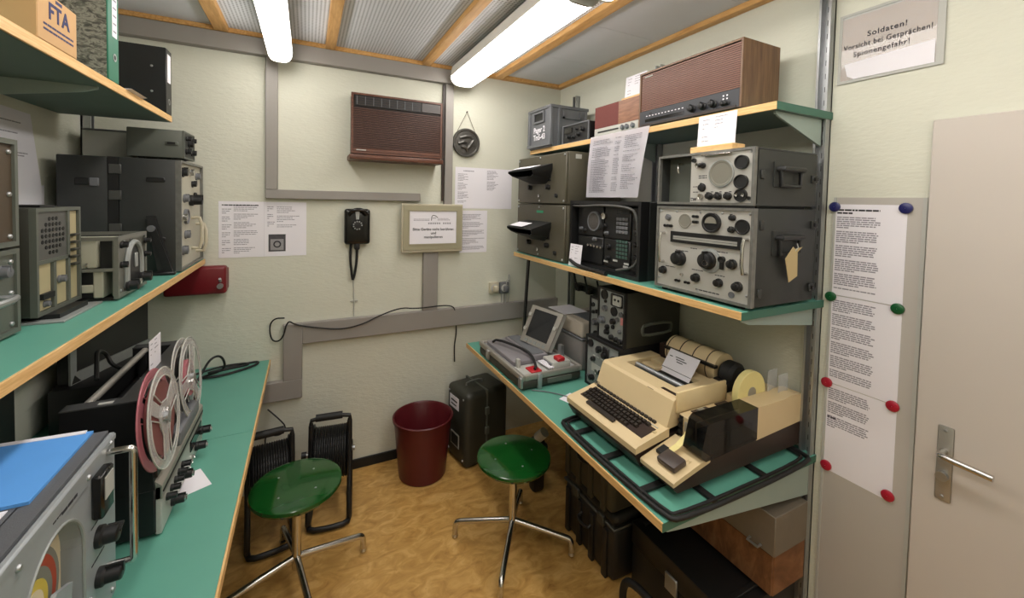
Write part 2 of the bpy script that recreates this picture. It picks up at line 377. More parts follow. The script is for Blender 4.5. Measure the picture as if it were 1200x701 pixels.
G().prism([(.02, .07), (.03, .025), (.05, .012), (.265, .01), (.265, .083), (.2, .08)], -.0036, -.003).build('white_patch', white_m, sg, ang=0)  # flat white shape across the lower part of the sign

# ------------------------------------------------------------------ shelf rails, shelves, desks
def rail(label, x, y, z0, z1, d):
    t = T('shelf_rail', label, 'rail', (x, y, z0), 0, 'slotted shelf rails')
    g = G(); s = d
    g.box(0, s*.008, -.02, .02, 0, z1-z0); g.box(0, s*.036, -.02, -.012, 0, z1-z0); g.box(0, s*.036, .012, .02, 0, z1-z0)
    g.build('channel', steel_m, t, ang=0)
    g = G(); z = .03
    while z < z1-z0-.03: g.box(s*.0081, s*.0086, -.004, .004, z, z+.02); z += .05
    o = g.build('slots', blackrub_m, t, ang=0); o['kind'] = 'stuff'
    return t
rail('steel shelf rail on the right wall beside the steel sheet', XR, .888, .0, 2.615, -1)
rail('middle steel shelf rail behind the wooden radio', XR, 1.71, .0, 2.51, -1)
rail('steel shelf rail behind the grey crate on the right wall', XR, 2.508, .0, 2.51, -1)
rail('steel shelf rail on the left wall in the back corner', XL, 2.655, .0, 2.5, 1)
rail('steel shelf rail on the left wall above the grey speaker box', XL, 1.76, .0, 2.5, 1)
def bracket(par, xf, xw, y, zt, hf, hb, t=.004, tip=.02):
    G().prism([(xf, zt), (xf, zt-hf*.4), (xf+(xw-xf)*.1, zt-hf), (xw, zt-hb), (xw, zt)], y-t, y+t).build('bracket', bracket_m, par, ang=0)
def shelf(name, label, cat, xf, xw, y0, y1, zt, th, brk, hf, hb, cuts=()):
    t = T(name, label, cat, (0, 0, 0))
    yy = [y0]+list(cuts)+[y1]; sgn = 1 if xw > xf else -1
    for a, b in zip(yy, yy[1:]):
        c = .0015
        G().box(min(xf+sgn*.006, xw), max(xf+sgn*.006, xw), a+c, b-c, zt-th, zt, .001, 1).build('board', desk_m, t, ang=0)
        G().box(min(xf, xf+sgn*.006), max(xf, xf+sgn*.006), a+c, b-c, zt-th, zt, .001, 1).build('edging', edge_m, t, ang=0)
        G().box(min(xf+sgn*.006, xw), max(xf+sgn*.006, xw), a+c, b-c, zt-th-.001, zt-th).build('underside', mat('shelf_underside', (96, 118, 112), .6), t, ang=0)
    G().box(min(xf, xw), max(xf, xw), y0+.0005, y0+.0018, zt-th, zt).build('end_edge', mat('dark_green_edge', (58, 106, 90), .5), t, ang=0)
    for y in brk: bracket(t, xf+sgn*.025, xw-sgn*.037, y, zt-th-.001, hf, hb)
    return t
shelf('wall_shelf', 'lower right wall shelf carrying the grey receivers and hooded scopes', 'shelf', 1.285, XR, .862, 2.54, 1.388, .027, (.885, 1.71, 2.508), .025, .07)
shelf('wall_shelf', 'upper right wall shelf carrying the wooden radios and the grey crate', 'shelf', 1.425, XR, .862, 2.592, 2.10, .027, (.885, 1.71, 2.508), .02, .1)
shelf('wall_shelf', 'lower left wall shelf carrying charcoal transit case and speaker box', 'shelf', -.495, XL, .2, 2.74, 1.388, .027, (1.76, 2.655), .03, .08)
shelf('wall_shelf', 'upper left wall shelf carrying binders and the cardboard box', 'shelf', -.567, XL, .2, 2.45, 2.10, .028, (1.76,), .02, .07)
shelf('wall_desk', 'green topped desk along the right wall under the typewriter terminal', 'desk', .957, XR, .862, 2.565, .783, .028, (.872, 1.71, 2.508), .022, .12)
shelf('wall_desk', 'green topped desk along the left wall under the tape recorder', 'desk', -.187, XL, -.2, 2.745, .783, .03, (1.76, 2.655), .05, .12, cuts=(1.93,))

# ------------------------------------------------------------------ back wall things
t = T('air_conditioner', 'brown wood framed air conditioner high on the back wall', 'air conditioner', (.232, YB-.12, 1.966), BACK)
W_, H_ = .556, .4
G().box(0.006, W_-.006, .012, .12, .03, H_-.004).build('body', dkbrown_m, t)
g = G(); g.frame(0, W_, .04, H_, .012, 0, .02); g.build('frame', acwood_m, t, ang=0)
g = G()
for i in range(24):
    z = .076+i*.0100; g.box(.012, W_-.012, .002, .008, z, z+.0048)
G().box(.012, W_-.012, .008, .013, .073, .32).build('grille_backing', mat('ac_backing', (34, 22, 18), .7), t, ang=0)
o = g.build('grille', mat('grille_brown', (88, 56, 45), .4), t, ang=0); o['kind'] = 'stuff'
G().box(.012, W_-.012, .0, .012, .052, .072, .002, 1).build('lower_rail', acwood_m, t)
G().box(-.012, W_-.004, -.05, .12, 0, .03, .006, 2).build('drip_tray', acwood_m, t)
G().box(.02, W_-.14, .001, .012, H_-.075, H_-.015).build('outlet', black_m, t, ang=0)
for i in range(8): G().box(.03+i*.047, .034+i*.047, -.002, .004, H_-.07, H_-.02).build('vane', midgrey_m, t, ang=0)
for i in range(4): G().box(.024, W_-.144, -.001, .003, H_-.068+i*.014, H_-.065+i*.014).build('louvre', dkbrown_m, t, ang=0)
G().box(W_-.135, W_-.014, .0, .012, H_-.072, H_-.016).build('control_flap', mat('flap_grey', (70, 64, 62), .4), t, ang=0)
G().box(.03, .085, -.001, .001, .058, .064).build('badge', lightgrey_m, t, ang=0)

t = T('wall_telephone', 'black wall telephone with dark cord hanging on the back wall', 'telephone', (.205, YB, 1.42), BACK)
G().box(.0, .15, -.055, 0, 0.03, .25, .016, 3).build('body', gloss_m, t)
G().lathe([(.034, -.055), (.036, -.07), (.028, -.078), (.012, -.08), (.001, -.08)], (.073, 0, .15), 'y', 28).build('dial', mat('dial_black', (34, 34, 36), .25), t)
for k in range(10):
    a = k*PI/5.5; put(SCREW, 'finger_hole', t, (.073+.024*math.cos(a), -.074, .15+.024*math.sin(a)), None, (.005, .006, .005))
G().tube([(.02, -.075, .215), (.05, -.085, .246), (.1, -.085, .246), (.13, -.075, .215)], .012, 10, smooth=2).build('handset', gloss_m, t)
G().prism([(.066, .17), (.08, .17), (.086, .25), (.06, .25)], -.066, -.05).build('hook', steel_m, t)
G().box(.06, .09, -.05, -.01, -.005, .035, .008, 2).build('cord_gland', blackrub_m, t)
G().tube([(.04, -.02, .03), (.036, -.02, -.06), (.046, -.02, -.16), (.053, -.02, -.195)], .0075, 8, smooth=2).build('cord', blackrub_m, t)
G().tube([(.077, -.02, .0), (.075, -.02, -.08), (.062, -.02, -.17), (.053, -.02, -.195)], .0075, 8, smooth=2).build('cord', blackrub_m, t)
G().tube([(.053, -.02, -.19), (.06, -.008, -.25), (.062, -.008, -.43)], .003, 6).build('wire', lightgrey_m, t)
G().box(.04, .085, -.008, 0, -.335, -.328).build('clip', lightgrey_m, t)

t = T('framed_notice', 'framed white notice in olive grey frame below the air conditioner', 'sign', (.548, YB-.036, 1.386), BACK)
G().box(0, .415, -.022, .0, 0, .322, .004, 1).build('case', cream_m, t)
g = G(); g.frame(.01, .405, .02, .312, .038, -.03, -.022); g.build('frame', bezel_m, t, ang=0)
g = G(); g.frame(.04, .375, .05, .284, .008, -.034, -.026); g.build('frame_lip', bezel_m, t, ang=0)
G().box(.046, .369, -.027, -.022, .056, .278).build('page', white_m, t, ang=0)
text(t, 'Bitte Geräte nicht berühren\nund\nmanipulieren', .208, -.0275, .128, .0245, inkd_m, bold=.0004, lead=1.05)
printing(t, [(.075, .18, .212, .004), (.075, .18, .220, .003), (.235, .325, .214, .004), (.235, .31, .224, .003)], -.027, ink_m, 'letterhead')
g = G(); g.tube([(.193, -.0275, .212), (.196, -.0275, .245), (.215, -.0275, .248), (.236, -.0275, .232)], .0022, 6, smooth=1); g.tube([(.2, -.0275, .228), (.225, -.0275, .228)], .0014, 6); g.build('emblem', inkd_m, t)
g = G()
for k in range(11):
    if k != 6: g.box(.172+k*.0145, .181+k*.0145, -.0274, -.027, .188, .199)
g.build('letterhead_line', ink_m, t, ang=0)

t = sheet('notice_pages', 'two typed pages side by side with a device photo, left on back wall', (-.437, YB-.001, 1.388), BACK, .434, .316, lines(.015, .06, .02, .27, .011, .004, 3, 3, .2)+lines(.07, .19, .02, .29, .0095, .0035, 4, 4, .5)+lines(.232, .27, .17, .285, .011, .004, 5, 3, .3)+lines(.28, .4, .16, .285, .0105, .0035, 6, 4, .45))
printing(t, [(.015, .19, .292, .006)], -.0008, inkd_m, 'heading')
G().box(.2165, .2175, -.0012, -.0008, 0, .316).build('page_joint', mat('page_shadow', (196, 192, 200), .8), t, ang=0)
ph = G().box(.238, .325, -.0014, -.0008, .028, .128, .0, 1).build('photo', mat('photo_grey', (74, 72, 76), .7, var=.4, scale=60), t, ang=0)
G().box(.248, .315, -.0018, -.0014, .036, .1).build('photo_panel', mat('photo_light', (150, 148, 150), .7, var=.2, scale=70), ph, ang=0)
G().lathe([(.02, -.0022), (.013, -.0022)], (.282, 0, .07), 'y', 20).build('photo_dial', inkd_m, ph, ang=0)
t = sheet('notice_pages', 'pair of typed pages below the round plaque beside the scopes', (.922, YB-.001, 1.68), BACK, .44, .29, lines(.02, .1, .04, .24, .009, .0035, 8, 6, .5)+lines(.24, .33, .13, .27, .0085, .0035, 9, 8, .5))
printing(t, [(.06, .14, .262, .006)], -.0008, ink_m, 'heading')
t = sheet('notice_pages', 'single typed page right of the framed notice', (.962, YB-.001, 1.366), BACK, .207, .30, lines(.012, .19, .02, .27, .0095, .0038, 11, 5, .4))
t = T('round_plaque', 'round pewter relief plaque hung on a cord near the trunking', 'plaque', (.995, YB, 2.14), BACK)
G().lathe([(.001, -.022), (.08, -.018), (.086, -.024), (.097, -.024), (.1, -.016), (.1, -.004)], axis='y', n=36).build('medal', medal_m, t)
g = G()
for (x0, z0, x1, z1, r) in ((-.05, .03, .04, .04, .012), (.0, -.05, .05, .02, .014), (-.04, -.03, .01, -.06, .012), (-.06, -.01, .0, .0, .013), (.02, .05, .055, -.02, .01)): g.tube([(x0, -.018, z0), ((x0+x1)/2+.01, -.022, (z0+z1)/2+.01), (x1, -.018, z1)], r, 8, smooth=1)
g.build('relief', medal_m, t)
g = G(); g.tube([(-.07, -.012, .07), (0.003, -.012, .215)], .0018, 6); g.tube([(.065, -.012, .076), (.003, -.012, .215)], .0018, 6); g.build('cord', mat('brown_cord', (110, 100, 80), .8), t)
G().cyl((.003, 0, .215), (.003, -.018, .215), .004, n=8).build('nail', black_m, t)
# sockets with plugs
def socket(x, z, label, M):
    t = T('wall_socket', label, 'socket', (x, YB, z), BACK)
    G().box(0, .075, -.03, 0, 0, .085, .008, 2).build('housing', M, t)
    G().lathe([(.028, -.03), (.028, -.034), (.022, -.036), (.001, -.033)], (.037, 0, .042), 'y', 22).build('face', lightgrey_m, t)
    G().box(.02, .055, -.075, -.034, .02, .062, .01, 2).build('plug', M, t); return t
socket(1.19, 1.06, 'pale wall socket with plug, left of the grey one above the trunking', cream_m)
t = socket(1.272, 1.055, 'grey wall socket with plug beside the pale one above the trunking', midgrey_m)
G().tube([(.037, -.06, .06), (.03, -.07, .11), (.06, -.07, .11), (.07, -.04, .0), (.072, -.02, -.07)], .004, 6, smooth=2).build('wire', lightgrey_m, t)
G().box(.02, .032, -.02, 0, -.07, .0).build('conduit_pipe', lightgrey_m, t); G().box(.045, .057, -.02, 0, -.07, .0).build('conduit_pipe', lightgrey_m, t)
G().cyl((.075, -.02, .085), (.075, -.02, .14), .007, n=10).build('stub', lightgrey_m, t)
tag(G().tube([(-.115, YB-.045, 1.03), (-.17, YB-.03, 1.03), (-.195, YB-.02, .98), (-.18, YB-.02, .89), (-.125, YB-.046, .90), (-.1, YB-.05, 1.02), (-.06, YB-.05, .985), (.05, YB-.05, .955), (.2, YB-.05, .925), (.33, YB-.05, .95), (.4, YB-.05, .985), (.55, YB-.05, 1.03), (.65, YB-.05, 1.01), (.9, YB-.05, 1.02), (.935, YB-.03, .95), (.945, YB-.02, .8), (.93, YB-.02, .72), (.935, YB-.02, .6)], .0042, 7, smooth=3).build('cable', blackrub_m), 'thin black cable draped along the trunking on the back wall', 'cable')
tag(G().tube([(-.2, YB-.03, .5), (-.14, YB-.05, .44), (-.1, YB-.05, .38), (-.14, YB-.04, .33), (-.22, YB-.03, .36), (-.2, YB-.03, .22), (-.21, YB-.03, .02)], .004, 6, smooth=3).build('cable', blackrub_m), 'thin black cable looping below the trunking behind the left desk', 'cable')
t = T('red_bracket', 'dark red steel bracket on the back wall at the shelf end', 'bracket', (-.66, YB, 1.205), BACK)
G().box(0, .27, -.09, -.03, 0, .15, .014, 3).build('arm', redpaint_m, t)
G().box(0, .27, -.03, 0, .02, .13).build('mount', redpaint_m, t)
G().cyl((.245, -.09, .045), (.245, -.11, .045), .014, n=12).build('bolt', steel_m, t); G().cyl((.245, -.09, .07), (.245, -.108, .085), .007, n=8).build('lever', steel_m, t)

# ------------------------------------------------------------------ upper right shelf
ZU = 2.10
def strap_handle(p, x, z, y, L_=.1, M=None):   # fold-down handle on a side panel (local x = depth along the side)
    pass
t = T('table_radio', 'large walnut radio with slatted brown front on the upper right shelf', 'radio', (1.45, 1.543, ZU), RIGHT)
W_, H_, D_ = .532, .27, .225
G().box(0, W_, .012, D_, .012, H_).build('cabinet', walnut_m, t, ang=0)
for x in (.03, W_-.06):
    for y in (.04, D_-.06): G().box(x, x+.03, y, y+.03, 0, .012).build('foot', blackrub_m, t, ang=0)
g = G(); g.frame(0, W_, .012, H_, .008, 0, .012); g.build('front_frame', walnut_m, t, ang=0)
G().box(.008, W_-.008, .008, .012, .02, H_-.008).build('grille_backing', mat('dark_backing', (48, 30, 26), .7), t, ang=0)
g = G(); n = 21
for i in range(n):
    z = .088+i*(H_-.098)/n; g.box(.01, W_-.01, .004, .009, z, z+.0048)
o = g.build('grille_slats', mat('slat_brown', (128, 86, 70), .4), t, ang=0); o['kind'] = 'stuff'
G().box(.008, W_-.008, -.001, .009, .014, .084).build('control_panel', mat('radio_panel', (46, 48, 54), .35), t, ang=0)
G().box(.02, W_-.02, -.004, .0, .012, .022).build('trim_strip', dkbrown_m, t, ang=0)
G().box(.045, .27, -.0025, 0, .03, .044).build('dial_window', gloss_m, t, ang=0)
for i in range(12): G().box(.05+i*.019, .058+i*.019, -.0018, 0, .056, .060).build('scale_mark', white_m, t, ang=0)
G().box(.07, .085, -.002, 0, .064, .072).build('pilot_lamp', blackrub_m, t, ang=0)
for x in (.315, .366, .415): knob(t, x, .044, .0155, .022)
for x in (.458, .474):
    knob(t, x, .036, .009, .016); G().box(x-.003, x+.003, -.002, 0, .064, .070).build('scale_mark', white_m, t, ang=0); G().box(x-.003, x+.003, -.002, 0, .052, .057).build('scale_mark', white_m, t, ang=0)
G().box(.03, .08, .001, .003, H_-.026, H_-.021).build('badge', lightgrey_m, t, ang=0)
t = T('table_radio', 'smaller reddish wooden radio with white control strip beside the grey crate', 'radio', (1.46, 1.90, ZU), RIGHT)
W_, H_, D_ = .345, .175, .17
G().box(0, W_, .006, D_, .006, H_, .003, 1).build('cabinet', teak_m, t, ang=0)
G().box(.01, W_-.01, .02, D_-.02, 0, .006).build('base', blackrub_m, t, ang=0)
G().box(.0, .196, 0, .007, .057, H_).build('speaker_cloth', mat('maroon_cloth', (108, 52, 46), .7, bump=.3, bscale=900), t, ang=0)
G().box(.196, W_, 0, .007, .057, H_).build('front_veneer', teak_m, t, ang=0)
G().box(0, W_, -.001, .007, .01, .055).build('control_strip', panel_m, t, ang=0)
G().box(.03, .2, -.003, 0, .030, .038).build('tuning_slot', black_m, t, ang=0)
for x in (.235, .268, .31): knob(t, x, .032, .013, .014, 'grey')
blk = T('wooden_card_holder', 'raw wooden block holding a label card on the smaller radio', 'card holder', (1.55, 1.79, 2.275), RIGHT)
G().box(0, .17, 0, .07, 0, .042, .002, 1).build('block', rawwood_m, blk, ang=0)
G().box(0.12, .15, -.0006, .0, .012, .024).build('slot', dkbrown_m, blk, ang=0)
def card(label, loc, w_, h_, seed, rz=RIGHT, rx=0.):
    t = T('label_card', label, 'card', loc, rz, None); t.rotation_euler = (rx, 0, math.radians(rz))
    G().box(0, w_, -.0008, 0, 0, h_).build('page', white_m, t, ang=0)
    rows = lines(w_*.12, w_*.32, h_*.15, h_*.85, .016, .0025, seed, 3, .3)+lines(w_*.45, w_*.8, h_*.35, h_*.9, .013, .0025, seed+1, 4, .6)
    printing(t, rows, -.0008, seed=seed); return t
card('white label card stuck in the wooden block on the smaller radio', (1.57, 1.785, 2.317), .155, .118, 3, rx=-.08)
# crate
t = T('storage_crate', 'grey plastic crate lettered in white on the upper right shelf', 'crate', (1.40, 2.585, ZU), RIGHT)
W_, H_, D_ = .30, .272, .30
g = G(); g.hexa([(.012, .012, 0), (W_-.012, .012, 0), (W_-.012, D_-.012, 0), (.012, D_-.012, 0), (0.006, .006, H_), (W_-.006, .006, H_), (W_-.006, D_-.006, H_), (.006, D_-.006, H_)]); g.build('body', midgrey_m, t, ang=0)
g = G(); g.box(-.002, W_+.002, -.002, D_+.002, H_-.02, H_, .003, 1); g.build('rim', midgrey_m, t, ang=0)
for x in (0, W_-.03): G().box(x, x+.03, -.002, .02, .01, H_-.018, .004, 1).build('corner_rib', midgrey_m, t)
for y in (.0, .06, D_-.03): G().box(W_-.012, W_+.003, y, y+.02, .01, H_-.018, .003, 1).build('corner_rib', midgrey_m, t)
G().box(-.001, W_, -.003, .01, .01, .03).build('lower_rib', midgrey_m, t, ang=0)
g = G(); g.frame(.08, .22, .17, .245, .012, -.004, .012); g.build('handle_frame', midgrey_m, t, ang=0)
G().box(.09, .21, .002, .012, .18, .235).build('handle_recess', blackrub_m, t, ang=0)
g = G(); g.box(W_-.01, W_+.004, .1, .24, .19, .202); g.box(W_-.01, W_+.004, .1, .11, .19, .24); g.box(W_-.01, W_+.004, .23, .24, .19, .24); g.build('side_handle', midgrey_m, t, ang=0)
text(t, 'Pager 2\nTmS-43', .15, .005, .1, .052, white_m, bold=.0015, sx=.95, lead=.95)
t = T('small_receiver', 'small black receiver between the grey crate and the smaller radio', 'receiver', (1.44, 2.20, ZU), RIGHT)
G().box(0, .27, .004, .14, 0.0, .112, .003, 1).build('case', black_m, t)
g = G(); g.frame(0, .27, 0, .115, .006, -.002, .006); g.build('front_frame', midgrey_m, t, ang=0)
for x, z, r in ((.07, .04, .012), (.12, .035, .01), (.17, .045, .012), (.21, .07, .012), (.15, .08, .008)): knob(t, x, z, r)
G().box(.02, .1, -.001, .004, .065, .095).build('meter', gloss_m, t, ang=0)

# ------------------------------------------------------------------ lower right shelf
ZL = 1.388
def case(t, W_, H_, D_, M, fm, lip=.012, dep=.02, name='case', bev=.004):
    G().box(0, W_, dep, D_, 0, H_, bev, 2).build(name, M, t)
    g = G(); g.frame(0, W_, 0, H_, lip, 0, dep+.001); g.build('front_rim', fm, t, ang=0)
def side_handle(t, W_, y, z, M):
    G().box(W_, W_+.004, y-.07, y+.09, z-.05, z+.035).build('handle_plate', M, t, ang=0)
    G().tube([(W_+.004, y-.05, z+.01), (W_+.022, y-.05, z+.012), (W_+.022, y+.07, z+.012), (W_+.004, y+.07, z+.01)], .010, 8).build('carry_handle', black_m, t)
    G().tube([(W_+.012, y-.05, z+.012), (W_+.016, y-.047, z-.045), (W_+.016, y+.062, z-.045), (W_+.012, y+.07, z+.012)], .007, 8).build('handle_bail', black_m, t)
def latches(t, W_, D_, zs, M):
    for z in zs:
        G().box(W_, W_+.008, D_-.035, D_-.005, z-.014, z+.014, .002, 1).build('latch', M, t); G().box(W_+.008, W_+.014, D_-.028, D_-.012, z-.006, z+.006).build('latch_tongue', black_m, t)
big = T('receiver', 'large silver fronted receiver with long tuning slot on the lower right shelf', 'receiver', (1.315, 1.275, ZL), RIGHT)
W_, H_, D_ = .42, .345, .36
for x in (.03, W_-.05):
    for y in (.03, D_-.06): G().cyl((x, y, 0), (x, y, .014), .012, n=10).build('foot', blackrub_m, big)
G().box(0, W_, .018, D_, .012, H_, .004, 2).build('case', char_m, big)
g = G(); g.frame(0, W_, .012, H_, .010, 0, .02); g.build('front_rim', mat('worn_rim', (120, 120, 116), .4, .4, var=.35, scale=40), big, ang=0)
G().box(.01, W_-.01, .006, .018, .022, H_-.01).build('front_panel', panel_m, big, ang=0)
F = .006
disc(big, .14, .289, .028, .003, 'scope', F, 'loudspeaker'); disc(big, .262, .289, .036, .014, 'black', F, 'meter'); disc(big, .378, .281, .026, .006, 'black', F, 'socket')
G().prism([(.262+.024*math.cos(a), .287+.024*math.sin(a)) for a in [k*PI/10 for k in range(11)]], F-.0125, F-.0105).build('meter_scale', scope_m, big, ang=0)
for x, z in ((.342, .311), (.34, .269)): knob(big, x, z, .0115, .016, 'black', F)
knob(big, .06, .30, .012, .014, 'grey', F)
for x, z in ((.197, .309), (.198, .288), (.182, .309), (.184, .288)): disc(big, x, z, .0055, .008, 'black', F, 'jack')
for x in (.045, .06, .075): disc(big, x, .266, .006, .008, 'black', F, 'jack')
G().box(.076, .378, F-.006, F, .202, .246).build('tuning_frame', black_m, big, ang=0)
G().box(.09, .365, F-.0065, F-.0045, .214, .229).build('tuning_scale', mat('scale_glass', (158, 158, 152), .2), big, ang=0)
G().box(.09, .365, F-.007, F-.0062, .221, .2222).build('scale_line', inkd_m, big, ang=0)
knob(big, .122, .141, .03, .03, 'black', F, turn=.2); knob(big, .25, .150, .033, .03, 'black', F, 'tuning_knob')
disc(big, .262, .143, .011, .036, 'chrome', F, 'knob_cap')
G().lathe([(.045, F), (.045, F-.004), (.034, F-.006)], (.258, 0, .15), 'y', 28).build('knob_skirt', greypanel_m, big)
G().box(.302, .317, F-.012, F, .125, .16, .005, 2).build('switch', black_m, big); disc(big, .309, .162, .011, .014, 'black', F, 'switch_cap')
for x, z, r in ((.347, .15, .018), (.043, .083, .016), (.202, .078, .017), (.298, .076, .016), (.37, .076, .018)): knob(big, x, z, r, .02, 'black', F, turn=.3)
disc(big, .348, .043, .011, .004, 'grey', F, 'cap')
for x in (.11, .124, .155, .17): disc(big, x, .052, .005, .008, 'black', F, 'jack')
disc(big, .137, .078, .006, .01, 'chrome', F, 'jack')
for x, z0, z1 in ((.04, .118, .235), (.398, .125, .24)): G().tube([(x, F, z0), (x, -.022, z0), (x, -.022, z1), (x, F, z1)], .006, 8, smooth=1).build('pull_handle', chrome_m, big)
screws(big, [(.018, .05), (.018, .325), (.402, .05), (.402, .325), (.21, .325), (.21, .03), (.1, .325), (.3, .325)], .0045, F)
printing(big, [(.2, .3, .032, .004), (.1, .16, .17, .003), (.17, .2, .185, .003), (.28, .33, .185, .003), (.05, .1, .10, .003), (.18, .23, .105, .003), (.28, .32, .1, .003)], F, inkd_m, seed=4)
side_handle(big, W_, .17, .235, char_m); latches(big, W_, D_, (.06, .29), char_m)
for z in (.06, .29): G().box(W_, W_+.006, .03, .05, z-.015, z+.015, .002, 1).build('latch', char_m, big)
tg = T('paper_tag', 'manila paper tag tied to the side handle of the large receiver', 'tag', (1.50, .826, 1.585), 0)
g = G(); g.prism([(-.032, 0.0), (-.05, -.02), (-.01, -.105), (.035, -.085), (.015, .0), (.04, .018), (.0, .012), (-.015, .02)], -.0008, .0008); g.build('tag', tag_m, tg, ang=0, rot=(.1, 0, 0))
G().tube([(0, .002, .0), (.005, -.008, .018), (.012, .0, .03)], .0015, 6).build('string', lightgrey_m, tg)

top = T('receiver', 'upper receiver with round grey scope and open side compartment', 'receiver', (1.315, 1.275, ZL+.345), RIGHT)
W_, H_, D_ = .415, .205, .36
G().box(0, W_, .004, .01, 0.0, .008).build('foot', blackrub_m, top, ang=0); G().box(.02, W_-.02, .05, D_-.03, 0, .01).build('base', blackrub_m, top, ang=0)
G().box(0, W_, .012, D_, .186+.01, H_, .003, 1).build('top_plate', char_m, top, ang=0)
g = G(); g.box(0, W_, .09, D_, .01, .197); g.box(0, .006, .01, .09, .01, .197); g.box(.006, W_, .01, .09, .01, .016); g.box(.165, W_, .02, .09, .016, .197); g.build('case', char_m, top, ang=0)
g = G(); g.frame(0, W_, .009, H_, .009, 0, .014); g.build('front_rim', mat('worn_rim', (120, 120, 116)), top, ang=0)
G().box(.008, .165, .06, .09, .018, .196).build('compartment_back', greyolive_m, top, ang=0)
G().box(.16, W_-.008, .006, .02, .017, H_-.009).build('front_panel', panel_m, top, ang=0)
G().tube([(.075, .06, .172), (.075, .035, .172), (.075, .03, .15), (.077, .035, .135)], .0045, 8, smooth=1).build('hook', chrome_m, top)
Z0 = .008
disc(top, .29, .114+Z0, .047, .004, 'scope', F, 'scope_screen')
G().lathe([(.05, F), (.05, F-.004), (.046, F-.005), (.046, F-.002)], (.29, 0, .114+Z0), 'y', 36).build('scope_bezel', greypanel_m, top)
for z in (.148, .082): disc(top, .369, z+Z0, .024, .012, 'black', F, 'socket')
disc(top, .369, .036+Z0, .022, .01, 'black', F, 'socket')
for dx in (-.012, .012): disc(top, .369+dx, .037+Z0, .006, .013, 'chrome', F, 'contact')
for x in (.247, .283, .321): knob(top, x, .033+Z0, .0135, .018, 'black', F)
knob(top, .213, .065+Z0, .016, .012, 'black', F); knob(top, .214, .147+Z0, .011, .024, 'black', F, turn=1.4); disc(top, .196, .147+Z0, .009, .014, 'chrome', F, 'contact')
disc(top, .176, .168+Z0, .008, .01, 'black', F, 'jack'); disc(top, .209, .031+Z0, .011, .008, 'chrome', F, 'jack'); disc(top, .398, .026+Z0, .006, .006, 'black', F, 'jack')
text(top, 'TW', .176, F-.0005, .02+Z0, .016, inkd_m, bold=.0006)
printing(top, [(.195, .23, .115, .0035), (.195, .23, .107, .0035), (.172, .195, .055, .003), (.172, .195, .075, .003), (.25, .26, .055, .003), (.285, .295, .055, .003), (.322, .332, .055, .003)], F, inkd_m, seed=9)
G().box(.215, .331, -.012, .004, .180+Z0, .186+Z0, .002, 1).build('chrome_strip', chrome_m, top)
screws(top, [(.168, .19), (.398, .19), (.168, .028), (.398, .028)], .004, F)
side_handle(top, W_, .17, .125, char_m); latches(top, W_, D_, (.11,), char_m); G().box(W_, W_+.006, .03, .05, .1, .13, .002, 1).build('latch', char_m, top)
blk = T('wooden_card_holder', 'raw wooden block with a label card on top of the upper receiver', 'card holder', (1.33, 1.132, ZL+.55), RIGHT)
G().box(0, .178, 0, .07, 0, .024, .002, 1).build('block', rawwood_m, blk, ang=0)
card('white label card in the wooden block on the upper receiver', (1.352, 1.118, ZL+.574), .158, .118, 13, rx=-.06)

# hooded scopes
def hood(t, cx, cz, label=None):
    prof = [(-.165, .045), (.165, .045), (.165, .01), (.14, -.045), (.09, -.075), (-.09, -.075), (-.14, -.045), (-.165, .01)]
    g = G(); A = []; B = []
    for x, z in prof:
        A.append(g.bm.verts.new((cx+x*.94, 0, cz+z)))
        dep = -.14 if z > 0 else -.14+(.03*(-z)/.075)
        B.append(g.bm.verts.new((cx+x*.98, dep, cz+z*.36-.012)))
    n = len(A); fs = [g.bm.faces.new((A[i], A[(i+1) % n], B[(i+1) % n], B[i])) for i in range(n)]
    bmesh.ops.recalc_face_normals(g.bm, faces=fs)
    bmesh.ops.solidify(g.bm, geom=fs, thickness=.006)
    h_ = g.build('viewing_hood', blackrub_m, t)
    G().box(cx-.14, cx+.14, -.004, 0, cz-.06, cz+.035).build('screen', screen_m, t, ang=0)
    for x in (-.1, .12): knob(t, cx+x, cz-.098, .016, .025)
    return h_
for k, (z, lb) in enumerate(((ZL, 'lower olive scope cabinet with black viewing hood and green label'), (ZL+.338, 'upper olive scope cabinet with black viewing hood, rubbed edges'))):
    t = T('scope_cabinet', lb, 'oscilloscope', (1.31, 2.545, z), RIGHT)
    W_, H_, D_ = .595, .336 if k == 0 else .305, .4
    G().box(0, W_, .012, D_, 0, H_, .008, 2).build('case', olive_m, t)
    G().box(.004, W_-.004, 0, .012, .004, H_-.004, .004, 1).build('front_plate', olive_m, t)
    hood(t, .29, .185 if k == 0 else .2)
    screws(t, [(.02, .02), (.02, H_-.02), (W_-.02, .02), (W_-.02, H_-.02), (.3, H_-.018), (.3, .02)], .007)
    if k == 0: G().box(.27, .35, -.0015, 0, .282, .297).build('label_strip', green_led_m, t, ang=0)
    else:
        G().box(W_, W_+.003, .06, .1, .265, .29).build('rating_plate', lightgrey_m, t, ang=0)
        g = G(); g.box(W_, W_+.006, .14, .24, .08, .25, .01, 2); g.build('side_grip', dkolive_m, t); G().box(W_+.006, W_+.008, .155, .225, .095, .235).build('grip_recess', black_m, t, ang=0)
    knob(t, .5, .05, .012); disc(t, .3, .05, .01, .01, 'chrome', 0, 'jack')
    c = T('label_card', 'white label card lying on the %s black viewing hood' % ('lower' if k == 0 else 'upper'), 'card', (1.31-.135, 2.39, z+(.185 if k == 0 else .2)+.0115), 0)
    c.rotation_euler[1] = -math.atan2(.0408, .14)
    G().box(0, .075, -.26 if k else -.17, 0, 0, .0012).build('page', white_m, c, ang=0)
